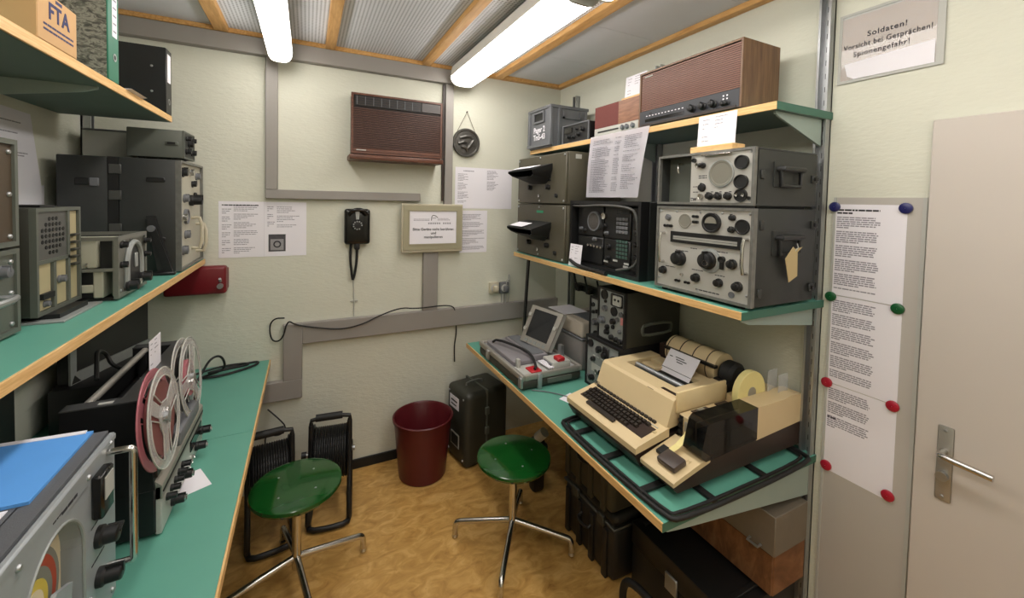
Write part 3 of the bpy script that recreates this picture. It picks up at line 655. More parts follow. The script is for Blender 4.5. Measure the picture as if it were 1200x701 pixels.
# black field set
bs = T('field_radio', 'black field radio with keypad recessed in its open case', 'field radio', (1.335, 1.94, ZL), RIGHT)
W_, H_, D_ = .552, .362, .36
g = G(); g.box(0, W_, .05, D_, 0, H_, .004, 1); g.build('case', char_m, bs)
g = G(); g.frame(0, W_, 0, H_, .018, 0, .052); g.build('case_rim', black_m, bs, ang=0)
for (x0, x1, z0, z1) in ((.03, .25, .175, .335), (.26, .45, .175, .335), (.03, .25, .03, .17), (.26, .45, .03, .17), (.46, .53, .03, .335)):
    G().box(x0, x1, .036, .05, z0, z1, .004, 1).build('module_panel', black_m, bs)
FB = .036
disc(bs, .184, .255, .052, .014, 'grey', FB, 'loudspeaker'); G().lathe([(.043, FB-.0145), (.02, FB-.018), (.001, FB-.018)], (.184, 0, .255), 'y', 24).build('speaker_cone', mat('speaker_grille', (74, 70, 66), .6, bump=.6, bscale=900), bs)
disc(bs, .265, .285, .016, .016, 'chrome', FB, 'selector'); knob(bs, .262, .232, .016, .02, 'black', FB)
kp = G().box(-.009, .009, -.005, 0, -.0075, .0075, .0015, 1).mesh('keypad_key', midgrey_m)
for i in range(4):
    for j in range(4): put(kp, 'keypad_key', bs, (.362+i*.021, FB, .212+j*.021))
kp2 = G().box(-.007, .007, -.004, 0, -.006, .006).mesh('keypad_key', mat('key_greenish', (66, 92, 84), .5))
for i in range(4):
    for j in range(5): put(kp2, 'keypad_key', bs, (.365+i*.021, FB, .09+j*.019))
G().box(.355, .445, FB-.004, FB, .30, .32).build('display', screen_m, bs, ang=0)
for i in range(5): disc(bs, .14+i*.027, .125-i*.001, .006, .014, 'chrome', FB, 'toggle')
for x, z, r in ((.1, .2, .012), (.07, .21, .009), (.3, .13, .016), (.3, .075, .012), (.19, .16, .011), (.495, .28, .014), (.495, .22, .016), (.495, .16, .012), (.495, .1, .016), (.285, .2, .01)): knob(bs, x, z, r, .018, 'black' if r > .011 else 'grey', FB)
for x, z in ((.35, .068), (.43, .062), (.425, .047), (.28, .055)): G().box(x-.016, x+.016, FB-.002, FB, z-.0045, z+.0045).build('label_strip', lightgrey_m, bs, ang=0)
G().tube([(.02, .01, .335), (.12, .0, .333), (.3, -.004, .342), (.47, .0, .335), (.515, .01, .31), (.525, .015, .18), (.52, .02, .06), (.4, .0, .03)], .006, 8, smooth=2).build('cable', mat('dark_grey_cable', (76, 76, 74), .5), bs)
pl = T('plug_lead', 'black lead with plug lying before the black field radio', 'cable', (1.335, 1.94, ZL), RIGHT)
G().tube([(.03, -.012, .03), (.12, -.035, .014), (.25, -.04, .011), (.30, -.035, .0115)], .010, 8, smooth=2).build('lead', blackrub_m, pl)
G().tube([(.3, -.035, .012), (.38, -.044, .012)], .012, 8).build('plug', black_m, pl)
c = card('white label card leaning on the black field radio front', (1.316, 1.915, ZL+.0005), .11, .122, 17, rx=-.1); 
hp = T('hanging_page', 'typed white page hanging from the edge of the upper right shelf', 'paper', (1.4245, 1.885, 2.105), RIGHT)
g = G(); n = 10; W_ = .445
vs_ = []
for i in range(n+1):
    v = i/n; z = -.335*v; y = -.02*math.sin(v*PI)*.6-.03*v*v; a = .0+.016*v; b = W_-.03*v
    vs_.append([g.bm.verts.new((a+(b-a)*k/4, y-.002-.012*v*(k/4-.5)**2, z)) for k in range(5)])
for A, B in zip(vs_, vs_[1:]):
    for k in range(4): g.bm.faces.new((A[k], A[k+1], B[k+1], B[k]))
bmesh.ops.solidify(g.bm, geom=g.bm.faces[:], thickness=.0008)
g.build('page', white_m, hp, ang=60)
g = G(); rnd = random.Random(5)
for (c0, c1, z0, rag) in ((.04, .2, -.03, .3), (.07, .17, -.08, .6), (.22, .27, -.03, .3), (.29, .41, -.03, .6)):
    z = z0
    while z > -.31:
        v = -z/.335; y = -.02*math.sin(v*PI)*.6-.03*v*v-.0075
        x = c0
        e0 = c1-(c1-c0)*rnd.uniform(0, rag)
        while x < e0:
            e = min(e0, x+rnd.uniform(.008, .025)); g.box(x, e, y, y+.0008, z, z+.0026); x = e+.003
        z -= .0095 if rnd.random() > .15 else .02
o = g.build('printed_text', ink_m, hp, ang=0); o['kind'] = 'stuff'

# ------------------------------------------------------------------ right desk
ZD = .783
def small_receiver(name, label, loc, W_, H_, D_, knobs, discs, extra=None, body=dkolive_m, panel=greypanel_m):
    t = T(name, label, 'receiver', loc, RIGHT)
    G().box(0, W_, .014, D_, 0, H_, .004, 2).build('case', body, t)
    g = G(); g.frame(0, W_, 0, H_, .011, 0, .016); g.build('front_rim', black_m, t, ang=0)
    G().box(.011, W_-.011, .005, .014, .011, H_-.011).build('front_panel', panel, t, ang=0)
    for x, z, r, k in knobs: knob(t, x, z, r, r*1.4, k, .005)
    for x, z, r, k in discs: disc(t, x, z, r, .008, k, .005)
    return t
t = small_receiver('small_receiver', 'silver fronted receiver with pink label stacked on top, below the right shelf', (1.35, 1.69, 1.045), .203, .268, .37,
    [(.06, .165, .014, 'grey'), (.04, .1, .019, 'grey'), (.078, .05, .014, 'black'), (.113, .032, .013, 'black'), (.147, .03, .013, 'black'), (.178, .028, .013, 'black'), (.123, .113, .015, 'black'), (.08, .075, .012, 'black'), (.17, .075, .01, 'grey')],
    [(.05, .232, .024, 'black'), (.125, .163, .022, 'black'), (.06, .2, .007, 'black'), (.175, .16, .012, 'grey'), (.15, .13, .01, 'grey'), (.12, .085, .01, 'black')])
G().box(.115, .135, .001, .006, .15, .176).build('counter_window', cream2_m, t, ang=0)
G().box(.1, .185, -.004, .005, .19, .252, .006, 2).build('meter_box', black_m, t); G().box(.125, .182, -.007, -.004, .198, .246, .006, 2).build('meter_face', lightgrey_m, t)
disc(t, .14, .225, .006, .003, 'black', -.007, 'jack'); disc(t, .165, .225, .006, .003, 'black', -.007, 'jack')
G().box(.172, .19, .003, .005, .11, .145).build('pink_label', mat('pink_label', (206, 130, 130), .6), t, ang=0)
g = G(); g.tube([(.203, .12, .05), (.203, .3, .05), (.203, .31, .08), (.203, .3, .105), (.203, .12, .105), (.203, .11, .08)], .008, 8, closed=True, smooth=1); g.build('grip_frame', greyolive_m, t)
G().box(.202, .204, .13, .29, .06, .098, .0, 1).build('grip_recess', blackrub_m, t, ang=0)
t = small_receiver('small_receiver', 'grey fronted receiver at the bottom of the stack behind the keyboard', (1.33, 1.755, ZD), .265, .262, .375,
    [(.112, .215, .016, 'black'), (.1, .2, .01, 'black'), (.161, .2, .018, 'black'), (.066, .15, .013, 'black'), (.06, .05, .016, 'black'), (.13, .1, .014, 'black'), (.2, .1, .02, 'black'), (.22, .2, .014, 'black')  , (.03, .05, .009, 'grey')],
    [(.04, .225, .02, 'black'), (.21, .05, .018, 'grey'), (.09, .09, .012, 'chrome')], body=black_m)
G().box(.14, .185, -.006, .005, .18, .24, .004, 1).build('switch_block', black_m, t); G().box(.05, .12, .003, .005, .085, .125).build('glossy_label', lightgrey_m, t, ang=0)
for x in (.06, .09, .12, .15): G().box(x, x+.02, .003, .005, .165, .17).build('scale_mark', lightgrey_m, t, ang=0)
t = small_receiver('small_receiver', 'narrow silver receiver half hidden between printer and stacked pair', (1.43, 1.862, ZD), .098, .435, .25,
    [(.06, .30, .02, 'grey'), (.035, .35, .01, 'black'), (.07, .36, .012, 'black'), (.06, .24, .012, 'black')], [(.03, .39, .012, 'black'), (.07, .2, .01, 'chrome')])

# suitcase terminal
sc = T('suitcase_terminal', 'open suitcase terminal with tilted dark screen on the right desk', 'terminal', (.965, 2.36, ZD), RIGHT)
G().box(0, .575, 0, .37, 0.0, .056, .022, 3).build('lower_shell', dkolive_m, sc)
g = G(); g.box(0, .575, 0, .02, .05, .08, .006, 2); g.box(0, .575, .35, .37, .05, .08, .006, 2); g.box(0, .02, .018, .352, .05, .08, .006, 2); g.box(.555, .575, .018, .352, .05, .08, .006, 2); g.build('rim', brushed_m, sc)
G().box(.018, .557, .018, .352, .048, .066).build('tray', mat('tray_silver', (176, 176, 178), .4, .3), sc, ang=0)
G().box(.04, .42, .035, .16, .064, .09, .008, 2).build('keyboard_cover', mat('smoke_grey', (132, 128, 132), .3), sc)
G().box(.04, .40, .16, .26, .064, .098, .006, 2).build('deck', mat('smoke_grey', (132, 128, 132), .3), sc)
G().box(.05, .38, .175, .245, .098, .102, .001, 1).build('key_panel', midgrey_m, sc, ang=0)
G().tube([(.10, .05, .098), (.12, .07, .118), (.30, .13, .12), (.40, .15, .112), (.51, .12, .09), (.53, .10, .086)], .0075, 8, smooth=1).build('strap', blackrub_m, sc)
G().box(.425, .45, .04, .06, .066, .115, .004, 1).build('hinge_post', lightgrey_m, sc)
G().box(.47, .54, .075, .14, .066, .078, .004, 1).build('red_clip', redplast_m, sc)
G().box(.43, .552, .03, .30, .064, .07).build('white_insert', lightgrey_m, sc, ang=0)
G().box(.44, .55, .20, .31, .068, .108, .006, 2).build('power_box', lightgrey_m, sc); G().box(.46, .535, .194, .2, .075, .10).build('power_panel', midgrey_m, sc, ang=0)
G().box(.50, .55, .23, .275, .107, .128, .004, 1).build('red_plug', redplast_m, sc); G().box(.44, .47, .3, .32, .064, .16).build('bracket', steel_m, sc)
for k in range(3): G().tube([(.43, .18+.01*k, .078), (.47, .172+.01*k, .086+.004*k), (.55, .18+.012*k, .084)], .005, 8, smooth=1).build('white_lead', white_m, sc)
for x in (.14, .555): G().box(x, x+.03, -.012, .004, .02, .075, .003, 1).build('catch', steel_m, sc)
G().box(.57, .585, .09, .115, .0, .08, .003, 1).build('catch', steel_m, sc); G().box(.57, .579, .15, .3, .02, .045, .002, 1).build('side_grip', greyolive_m, sc)
BL, BR, TL, TR = [Vector(v) for v in ((.165, .205, .112), (.372, .278, .092), (.175, .284, .322), (.378, .375, .302))]
nrm = (BR-BL).cross(TL-BL).normalized()
def qp(u, v, d=0): return (BL*(1-u)+BR*u)*(1-v)+(TL*(1-u)+TR*u)*v+nrm*d
def slab(u0, u1, v0, v1, d0, d1):
    return G().hexa([qp(u0, v0, d0), qp(u1, v0, d0), qp(u1, v1, d0), qp(u0, v1, d0), qp(u0, v0, d1), qp(u1, v0, d1), qp(u1, v1, d1), qp(u0, v1, d1)])
slab(0, 1, 0, 1, -.035, -.004).build('screen_case', lightgrey_m, sc, ang=0)
for a in ((0, 1, 0, .17), (0, 1, .92, 1), (0, .12, .17, .92), (.86, 1, .17, .92)): slab(*a, -.006, .005).build('screen_bezel', brushed_m, sc, ang=0)
slab(.12, .86, .17, .92, -.004, .001).build('display', screen_m, sc, ang=0)
for u in (.15, .3, .45, .6, .75): slab(u, u+.1, .04, .12, .005, .008).build('button', greypanel_m, sc, ang=0)
for u, v in ((.93, .6), (.05, .35), (.06, .75)): slab(u-.04, u+.04, v-.04, v+.04, .005, .016).build('catch', lightgrey_m, sc, ang=0)
G().box(.16, .19, .26, .34, .06, .16).build('screen_stand', midgrey_m, sc, ang=0)
pr = T('desktop_printer', 'grey and beige box printer beside the suitcase screen', 'printer', (1.395, 2.165, ZD), RIGHT)
G().box(0, .29, 0, .26, 0, .17, .012, 3).build('lower_case', mat('warm_grey', (136, 132, 130), .5), pr)
G().box(-.003, .293, -.004, .264, .174, .185, .003, 1).build('joint', midgrey_m, pr)
G().box(0, .29, 0, .26, .185, .275, .014, 3).build('upper_case', mat('warm_beige', (190, 180, 166), .5), pr)
G().box(.11, .27, .06, .2, .272, .279).build('top_plate', midgrey_m, pr, ang=0); G().box(.08, .1, .03, .2, .272, .278).build('slot', dkbrown_m, pr, ang=0)
pp = T('note_paper', 'white note paper lying on the grey and beige printer', 'paper', (1.40, 2.15, ZD+.2805), RIGHT)
G().box(-.09, .10, -.01, .16, 0, .0012).build('page', white_m, pp, ang=0)
tag(G().box(1.668, 1.728, 1.90, 2.42, ZD, .97, .01, 2).build('black_case', black_m), 'long black case standing behind the grey and beige printer', 'case')
ps = T('power_strip', 'black power strip with plugs on the wall above the printer', 'power strip', (XR, 2.42, 1.12), RIGHT)
G().box(0, .46, -.05, 0, 0, .045, .004, 1).build('strip', black_m, ps)
for x in (.06, .18, .31): G().box(x, x+.04, -.09, -.05, .005, .04, .006, 2).build('plug', blackrub_m, ps); G().tube([(x+.02, -.085, .03), (x+.01, -.1, .1), (x-.05, -.08, .19), (x-.07, -.02, .22)], .006, 7, smooth=2).build('lead', blackrub_m, ps)
stt = T('black_strut', 'black metal strut leaning beside the suitcase under the right shelf', 'strut', (1.36, 2.53, ZD), RIGHT)
G().hexa([(0, 0, 0), (.024, 0, 0), (.024, .012, 0), (0, .012, 0), (.085, -.02, .575), (.11, -.02, .575), (.11, -.008, .575), (.085, -.008, .575)]).build('bar', black_m, stt, ang=0)
nt_ = T('note_paper', 'small white paper slip on the green desk left of the keyboard', 'paper', (1.10, 1.65, ZD+.0005), -70)
G().box(0, .12, 0, .09, 0, .001).build('page', white_m, nt_, ang=0)
tag(G().tube([(1.02, 1.78, ZD+.004), (1.1, 1.72, ZD+.004), (1.18, 1.60, ZD+.004), (1.2, 1.5, ZD+.004)], .003, 6, smooth=2).build('cable', midgrey_m), 'thin grey cable lying on the right desk by the paper slip', 'cable')

# tube frame under the typewriter terminal
fr = T('carrying_rack', 'black tubular carrying rack lying under the typewriter terminal', 'frame', (0, 0, ZD))
g = G()
def rrect(x0, x1, y0, y1, z, r=.05): return [(x0+r, y0, z), (x1-r, y0, z), (x1, y0+r, z), (x1, y1-r, z), (x1-r, y1, z), (x0+r, y1, z), (x0, y1-r, z), (x0, y0+r, z)]
G().tube(rrect(.972, 1.722, .836, 1.472, .010, .04), .008, 10, closed=True, smooth=2).build('outer_tube', blackrub_m, fr)
G().tube(rrect(.992, 1.70, .858, 1.452, .010, .03), .0055, 8, closed=True, smooth=2).build('inner_tube', blackrub_m, fr)
for y in (1.36, 1.18, .99): G().box(.985, 1.70, y-.012, y+.012, .004, .013).build('cross_strap', blackrub_m, fr, ang=0)
for x in (1.18, 1.45): G().box(x-.012, x+.012, .855, 1.455, .003, .012).build('cross_strap', blackrub_m, fr, ang=0)

# typewriter terminal
tw = T('typewriter_terminal', 'beige typewriter terminal with keyboard and paper tape unit on the right desk', 'terminal', (1.03, 1.482, ZD+.022), RIGHT)
for x in (.06, .5):
    for y in (.1, .6): G().cyl((x, y, -.004), (x, y, .02), .016, n=10).build('foot', blackrub_m, tw)
# local z below is measured from the frame top (.809)
prof = [(.03, .004), (.69, .004), (.69, .085), (.45, .075), (.16, .09), (.008, .058), (.004, .045)]
G().prism(prof, .006, .418, 'x').build('base', dkbrown_m, tw, ang=20)
deck = [(.0, .058), (.0, .078), (.008, .084), (.16, .117), (.16, .085)]
G().prism(deck, 0, .424, 'x').build('keyboard_deck', beige_m, tw, ang=25)
hoodp = [(.150, .108), (.186, .208), (.198, .217), (.27, .218), (.27, .12)]
G().prism(hoodp, .008, .418, 'x').build('hood', beige_m, tw, ang=30)
G().box(.008, .418, .27, .48, .12, .19).build('hood_body', beige_m, tw, ang=0)
G().box(.008, .072, .27, .48, .188, .218).build('hood_side', beige_m, tw, ang=0); G().box(.35, .418, .27, .48, .188, .218).build('hood_side', beige_m, tw, ang=0)
G().box(.072, .35, .42, .48, .188, .212).build('hood_back', beige_m, tw, ang=0)
G().box(.072, .35, .27, .42, .189, .193).build('print_well', blackrub_m, tw, ang=0)
G().cyl((.075, .33, .2), (.347, .33, .2), .012, n=12).build('print_rail', steel_m, tw)
G().box(.08, .16, .355, .40, .193, .207).build('ribbon_guard', beige_m, tw, ang=0)
G().box(.008, .418, .48, .70, .085, .17).build('rear_body', beige_m, tw, ang=0)
G().cyl((.07, .575, .235), (.335, .575, .235), .066, n=32).build('paper_drum', beige_m, tw)
for x in (.08, .15, .22, .29): G().cyl((x, .575, .235), (x+.004, .575, .235), .0675, n=32).build('drum_band', dkbrown_m, tw)
G().box(.07, .345, .50, .52, .25, .262).build('paper_bar', black_m, tw, ang=0)
G().lathe([(.001, 0), (.05, 0), (.058, .01), (.058, .05), (.045, .062), (.001, .062)], (.345, .57, .225), 'x', 20).build('platen_knob', blackrub_m, tw)
G().box(.335, .41, .50, .66, .16, .215, .01, 2).build('drum_support', black_m, tw); G().box(.02, .07, .52, .64, .16, .26, .01, 2).build('drum_support', dkbrown_m, tw)
G().box(.33, .402, .212, .226, .2165, .2195).build('slit', dkbrown_m, tw, ang=0); G().box(.3, .33, .17, .172, .218, .219).build('badge', dkbrown_m, tw, ang=0)
# keys
KA = math.atan2(.117-.084, .152)
def deckz(y): return .084+(y-.008)*(.117-.084)/.152
KEY = None
g = G(); g.hexa([(-.0085, -.0085, 0), (.0085, -.0085, 0), (.0085, .0085, 0), (-.0085, .0085, 0), (-.0062, -.0062, .011), (.0062, -.0062, .011), (.0062, .0066, .011), (-.0062, .0066, .011)]); KEY = g.mesh('key', keys_m, 0)
KEY2 = G().box(-.0085, .0085, -.006, .006, 0, .010, .002, 1).mesh('key', keys_m, 0)
G().box(.03, .40, .05, .122, -.0, .0015).build('key_bed', dkbrown_m, tw, ang=0, loc=(0, 0, deckz(.0)+.0002), rot=(KA, 0, 0))
rows_ = [(.118, .05, 17, 0), (.0985, .042, 16, .0), (.079, .047, 16, .004), (.0595, .054, 14, .01)]
for y, x0, n_, _ in rows_:
    for k in range(n_):
        if x0+k*.0196 < .375: put(KEY, 'key', tw, (x0+k*.0196, y, deckz(y)), (KA, 0, 0))
for k in range(17): put(KEY2, 'key', tw, (.04+k*.0205, .143, deckz(.143)), (KA, 0, 0))
G().box(.03, .40, .130, .1335, 0, .003).build('key_divider', panel_m, tw, ang=0, loc=(0, 0, deckz(0)), rot=(KA, 0, 0))
G().box(-.085, .085, -.009, .009, 0, .011, .002, 1).build('space_bar', keys_m, tw, loc=(.185, .036, deckz(.036)), rot=(KA, 0, 0))
G().box(.008, .03, .14, .158, .112, .128, .004, 2).build('side_lever', chrome_m, tw)
G().box(.40, .412, .10, .115, deckz(.1), deckz(.1)+.003).build('badge', tag_m, tw, ang=0)
tp = G().hexa([(.155, .39, .195), (.31, .39, .195), (.31, .392, .195), (.155, .392, .195), (.135, .475, .272), (.295, .475, .272), (.295, .477, .272), (.135, .477, .272)]).build('paper_sheet', white_m, tw, ang=0)
g = G()
for k, (a, b) in enumerate(((.3, .6), (.35, .7), (.4, .6), (.1, .2))):
    v = .75-.09*k if k < 3 else .72
    y = .39+.085*v; z = .195+.077*v
    g.box(.155-.02*v+.155*a, .155-.02*v+.155*b, y-.003, y-.0015, z, z+.003)
g.box(.15, .305, .405, .406, .2095, .2115); g.build('print', inkd_m, tp, ang=0)
G().box(.417, .427, .195, .465, .165, .242, .003, 2).build('side_plate', mat('pale_beige', (226, 204, 158), .5), tw)
# tape unit
G().prism([(.04, .006), (.72, .006), (.72, .10), (.44, .088), (.22, .075), (.17, .075), (.025, .034), (.025, .02)], .43, .572, 'x').build('tape_unit_base', dkbrown_m, tw, ang=15)
G().prism([(.02, .030), (.02, .043), (.026, .047), (.19, .090), (.19, .07)], .426, .574, 'x').build('tape_unit_deck', beige_m, tw, ang=20)
G().box(.43, .505, .20, .70, .07, .168, .003, 1).build('tape_unit_body', beige_m, tw)
G().prism([(.435, .085), (.435, .205), (.60, .205), (.64, .212), (.712, .205), (.716, .098)], .50, .574, 'x').build('tape_unit_rear', beige_m, tw, ang=20)
G().box(.43, .505, .46, .70, .165, .195, .003, 1).build('tape_unit_rear_top', beige_m, tw)
G().prism([(.165, .078), (.14, .10), (.165, .195), (.18, .207), (.435, .207), (.435, .09)], .502, .576, 'x').build('tinted_cover', smoke_m, tw, ang=20)
G().box(.51, .565, .2, .42, .09, .15).build('punch_block', black_m, tw, ang=0)
G().box(.44, .495, .25, .33, .1675, .171).build('recess', dkbrown_m, tw, ang=0); G().box(.45, .49, .27, .3, .171, .178).build('tape_gate', steel_m, tw, ang=0); G().box(.44, .49, .38, .44, .1675, .172).build('recess', dkbrown_m, tw, ang=0)
for z in (.15, .13, .11): put(KNOBS['black'], 'knob', tw, (.442, .2, z), None, (.009, .012, .009))
G().box(.436, .45, .196, .2, .09, .165).build('switch_plate', black_m, tw, ang=0); G().box(.46, .5, .194, .2, .12, .15).build('slot', steel_m, tw, ang=0)
G().box(.478, .553, -.03, .03, 0, .022, .005, 2).build('tape_reader', mat('reader_grey', (72, 62, 58), .4), tw, loc=(0, .075, .062), rot=(.25, 0, 0))
G().box(.445, .475, -.012, .03, 0, .014, .003, 1).build('reader_lever', black_m, tw, loc=(0, .085, .064), rot=(.25, 0, 0))
text(tw, 'M', .545, .12, .0735, .02, tag_m, (.26, 0, 0))
g = G(); pts = [(.10, .086), (.13, .094), (.17, .118), (.205, .145), (.24, .165), (.27, .172)]
for (a, b), (c, d) in zip(pts, pts[1:]): g.hexa([(.478, a, b), (.5, a, b), (.5, c, d), (.478, c, d), (.478, a, b+.0015), (.5, a, b+.0015), (.5, c, d+.0015), (.478, c, d+.0015)])
g.build('paper_tape', yellow_m, tw)
G().lathe([(.024, -.013), (.082, -.013), (.084, -.011), (.084, .011), (.082, .013), (.024, .013), (.024, -.013)], (.486, .515, .212), 'x', 44).build('tape_roll', yellow_m, tw)
G().cyl((.466, .515, .212), (.5, .515, .212), .024, n=20).build('roll_hub', steel_m, tw)
g = G(); g.box(.505, .507, .60, .66, .2, .29); g.box(.535, .537, .62, .68, .2, .28); g.build('clear_guide', clear_m, tw, ang=0)

# ------------------------------------------------------------------ under the right desk
def trunk_case(name, label, loc, W_, D_, H_, M, rz=RIGHT, group=None):
    t = T(name, label, 'case', loc, rz, group)
    G().box(0, W_, 0, D_, 0, H_*.8, .03, 3).build('body', M, t)
    G().box(-.004, W_+.004, -.004, D_+.004, H_*.8-.006, H_*.8+.006, .004, 1).build('lid_rim', mat('rim_dark', (70, 68, 60), .4, .3), t)
    G().box(0, W_, 0, D_, H_*.8, H_, .03, 3).build('lid', M, t)
    for k in range(4): G().box(W_*(.06+.25*k), W_*(.06+.25*k)+.035, -.010, .01, .0, H_*.72, .006, 2).build('rib', M, t)
    for x in (W_*.22, W_*.72): G().box(x, x+.05, -.014, .006, H_*.72, H_*.88, .004, 1).build('latch', steel_m if False else dkolive_m, t)
    G().tube([(W_*.4, 0, H_*.55), (W_*.4, -.03, H_*.5), (W_*.6, -.03, H_*.5), (W_*.6, 0, H_*.55)], .008, 8, smooth=1).build('handle', black_m, t)
    return t
trunk_case('transit_case', 'black plastic transit case on the floor under the desk, bottom of the pair', (1.25, 1.80, 0), .40, .42, .32, black_m)
trunk_case('transit_case', 'dark transit case stacked on the black case under the desk', (1.235, 1.79, .32), .385, .40, .33, dkolive_m)
tc_ = T('upright_case', 'dark olive upright case with white label in the back right corner', 'case', (.868, 2.688, 0), RIGHT+10)
G().box(0, .27, 0, .33, 0, .49, .035, 3).build('body', dkolive_m, tc_)
g = G(); g.frame(-.003, .273, -.003, .493, .03, .15, .162); g.build('lid_seam', greyolive_m, tc_, ang=0)
lb_ = G().box(.05, .17, -.002, .002, .35, .43).build('white_label', white_m, tc_, ang=0); G().box(.07, .15, -.003, -.0018, .395, .405).build('label_print', inkd_m, lb_, ang=0); G().box(.07, .14, -.003, -.0018, .37, .378).build('label_print', inkd_m, lb_, ang=0)
lb_ = G().box(.07, .18, -.002, .002, .10, .19).build('grey_label', lightgrey_m, tc_, ang=0); G().box(.08, .17, -.003, -.002, .11, .18).build('label_field', dkolive_m, lb_, ang=0)
G().tube([(.13, .08, .488), (.13, .08, .51), (.13, .2, .51), (.13, .2, .488)], .006, 8, smooth=1).build('carry_handle', steel_m, tc_)
for z in (.2, .33): G().box(.266, .282, .14, .17, z, z+.05, .003, 1).build('latch', greyolive_m, tc_)
screws(tc_, [(.04, .05), (.23, .05), (.04, .45), (.23, .45)], .007)
cl = T('cable_bundle', 'bundle of grey cables and plugs on the floor behind the right stool', 'cables', (1.22, 2.15, 0))
for k in range(5): G().tube([(.02+.03*k, .1, .012), (.1-.02*k, .05, .08+.03*k), (.0, -.05, .2+.02*k), (.12, -.02+.02*k, .26), (.16, .06, .1), (.1, .1, .012)], .009, 8, smooth=2).build('cable', midgrey_m if k % 2 else blackrub_m, cl)
G().box(-.01, .07, -.09, -.02, 0, .32, .02, 2).build('connector_box', black_m, cl); G().cyl((.03, -.06, .32), (.05, -.1, .37), .03, n=14).build('plug', lightgrey_m, cl)
bxw = T('wooden_drawer_box', 'old plywood drawer box on the black chest below the desk end', 'box', (1.525, 1.385, .311), RIGHT)
G().box(0, .52, .008, .20, 0, .30, .002, 1).build('body', oldwood_m, bxw, ang=0)
G().box(.004, .516, 0, .01, .004, .15).build('lower_front', oldwood_m, bxw, ang=0)
G().box(.02, .53, -.012, .19, .16, .31, .003, 1).build('drawer', mat('aged_grey_wood', (118, 108, 94), .65, var=.15), bxw)
G().tube([(.44, -.012, .175), (.44, -.03, .172), (.48, -.03, .172), (.48, -.012, .175)], .005, 8).build('drawer_pull', steel_m, bxw)
ch = T('black_chest', 'low black chest on the floor under the desk end', 'chest', (1.33, 1.37, 0), RIGHT)
G().box(0, .48, 0, .385, 0, .20, .008, 2).build('body', black_m, ch); G().box(-.004, .484, -.004, .389, .2, .30, .01, 2).build('lid', black_m, ch)
G().box(.2, .26, -.012, 0, .17, .24, .003, 1).build('hasp', steel_m, ch); G().box(.42, .46, -.01, 0, .05, .08).build('corner_plate', midgrey_m, ch)
for x in (.03, .43): G().box(x, x+.02, .03, .37, .3, .311, .002, 1).build('skid', blackrub_m, ch)
lp = T('tube_loop', 'black bent tube loop standing at the floor before the black chest', 'tube', (1.22, 1.30, 0))
G().tube([(0, .0, .0), (0, 0, .12), (.01, -.05, .155), (.02, -.2, .155), (.03, -.25, .12), (.03, -.25, 0)], .016, 10, smooth=2).build('tube', blackrub_m, lp)

# ------------------------------------------------------------------ floor: bin, stools, reels
bn = T('waste_bin', 'burgundy plastic waste bin on the floor by the back wall', 'bin', (.665, 2.535, 0))
G().lathe([(.001, .0), (.138, .0), (.146, .008), (.178, .352), (.186, .356), (.188, .372), (.181, .376), (.172, .365), (.142, .014), (.001, .012)], n=48).build('tub', bin_m, bn)
def stool(label, x, y, rz, zs=.475):
    t = T('round_stool', label, 'stool', (x, y, 0), rz, 'green round stools')
    G().lathe([(.001, zs-.04), (.13, zs-.04), (.172, zs-.032), (.184, zs-.016), (.182, zs-.004), (.17, zs), (.001, zs+.001)], n=48).build('seat', green_m, t)
    for a in range(4): G().lathe([(.005, 0), (.005, .0015), (.001, .0025)], (.1*math.cos(a*PI/2+.6), .1*math.sin(a*PI/2+.6), zs), n=10).build('rivet', steel_m, t)
    G().cyl((0, 0, .09), (0, 0, zs-.05), .019, n=16).build('column', chrome_m, t); G().cyl((0, 0, zs-.12), (0, 0, zs-.03), .023, n=16).build('collar', chrome_m, t)
    G().lathe([(.001, zs-.052), (.085, zs-.052), (.085, zs-.04), (.001, zs-.04)], n=24).build('seat_plate', black_m, t)
    for a in range(4):
        c, s_ = math.cos(a*PI/2), math.sin(a*PI/2)
        l_ = G().tube([(c*.01, s_*.01, .14), (c*.08, s_*.08, .128), (c*.255, s_*.255, .094), (c*.292, s_*.292, .085), (c*.296, s_*.296, .05), (c*.297, s_*.297, .012)], .0135, 10, smooth=2).build('leg', chrome_m, t)
        G().lathe([(.001, .0), (.013, .002), (.017, .012), (.013, .024), (.001, .026)], (c*.297, s_*.297, 0), n=14).build('foot', chrome_m, l_)
    return t
stool('green round stool standing beside the left desk edge', -.035, 2.0, 13)
stool('green round stool standing beside the right desk', .93, 1.785, 54)
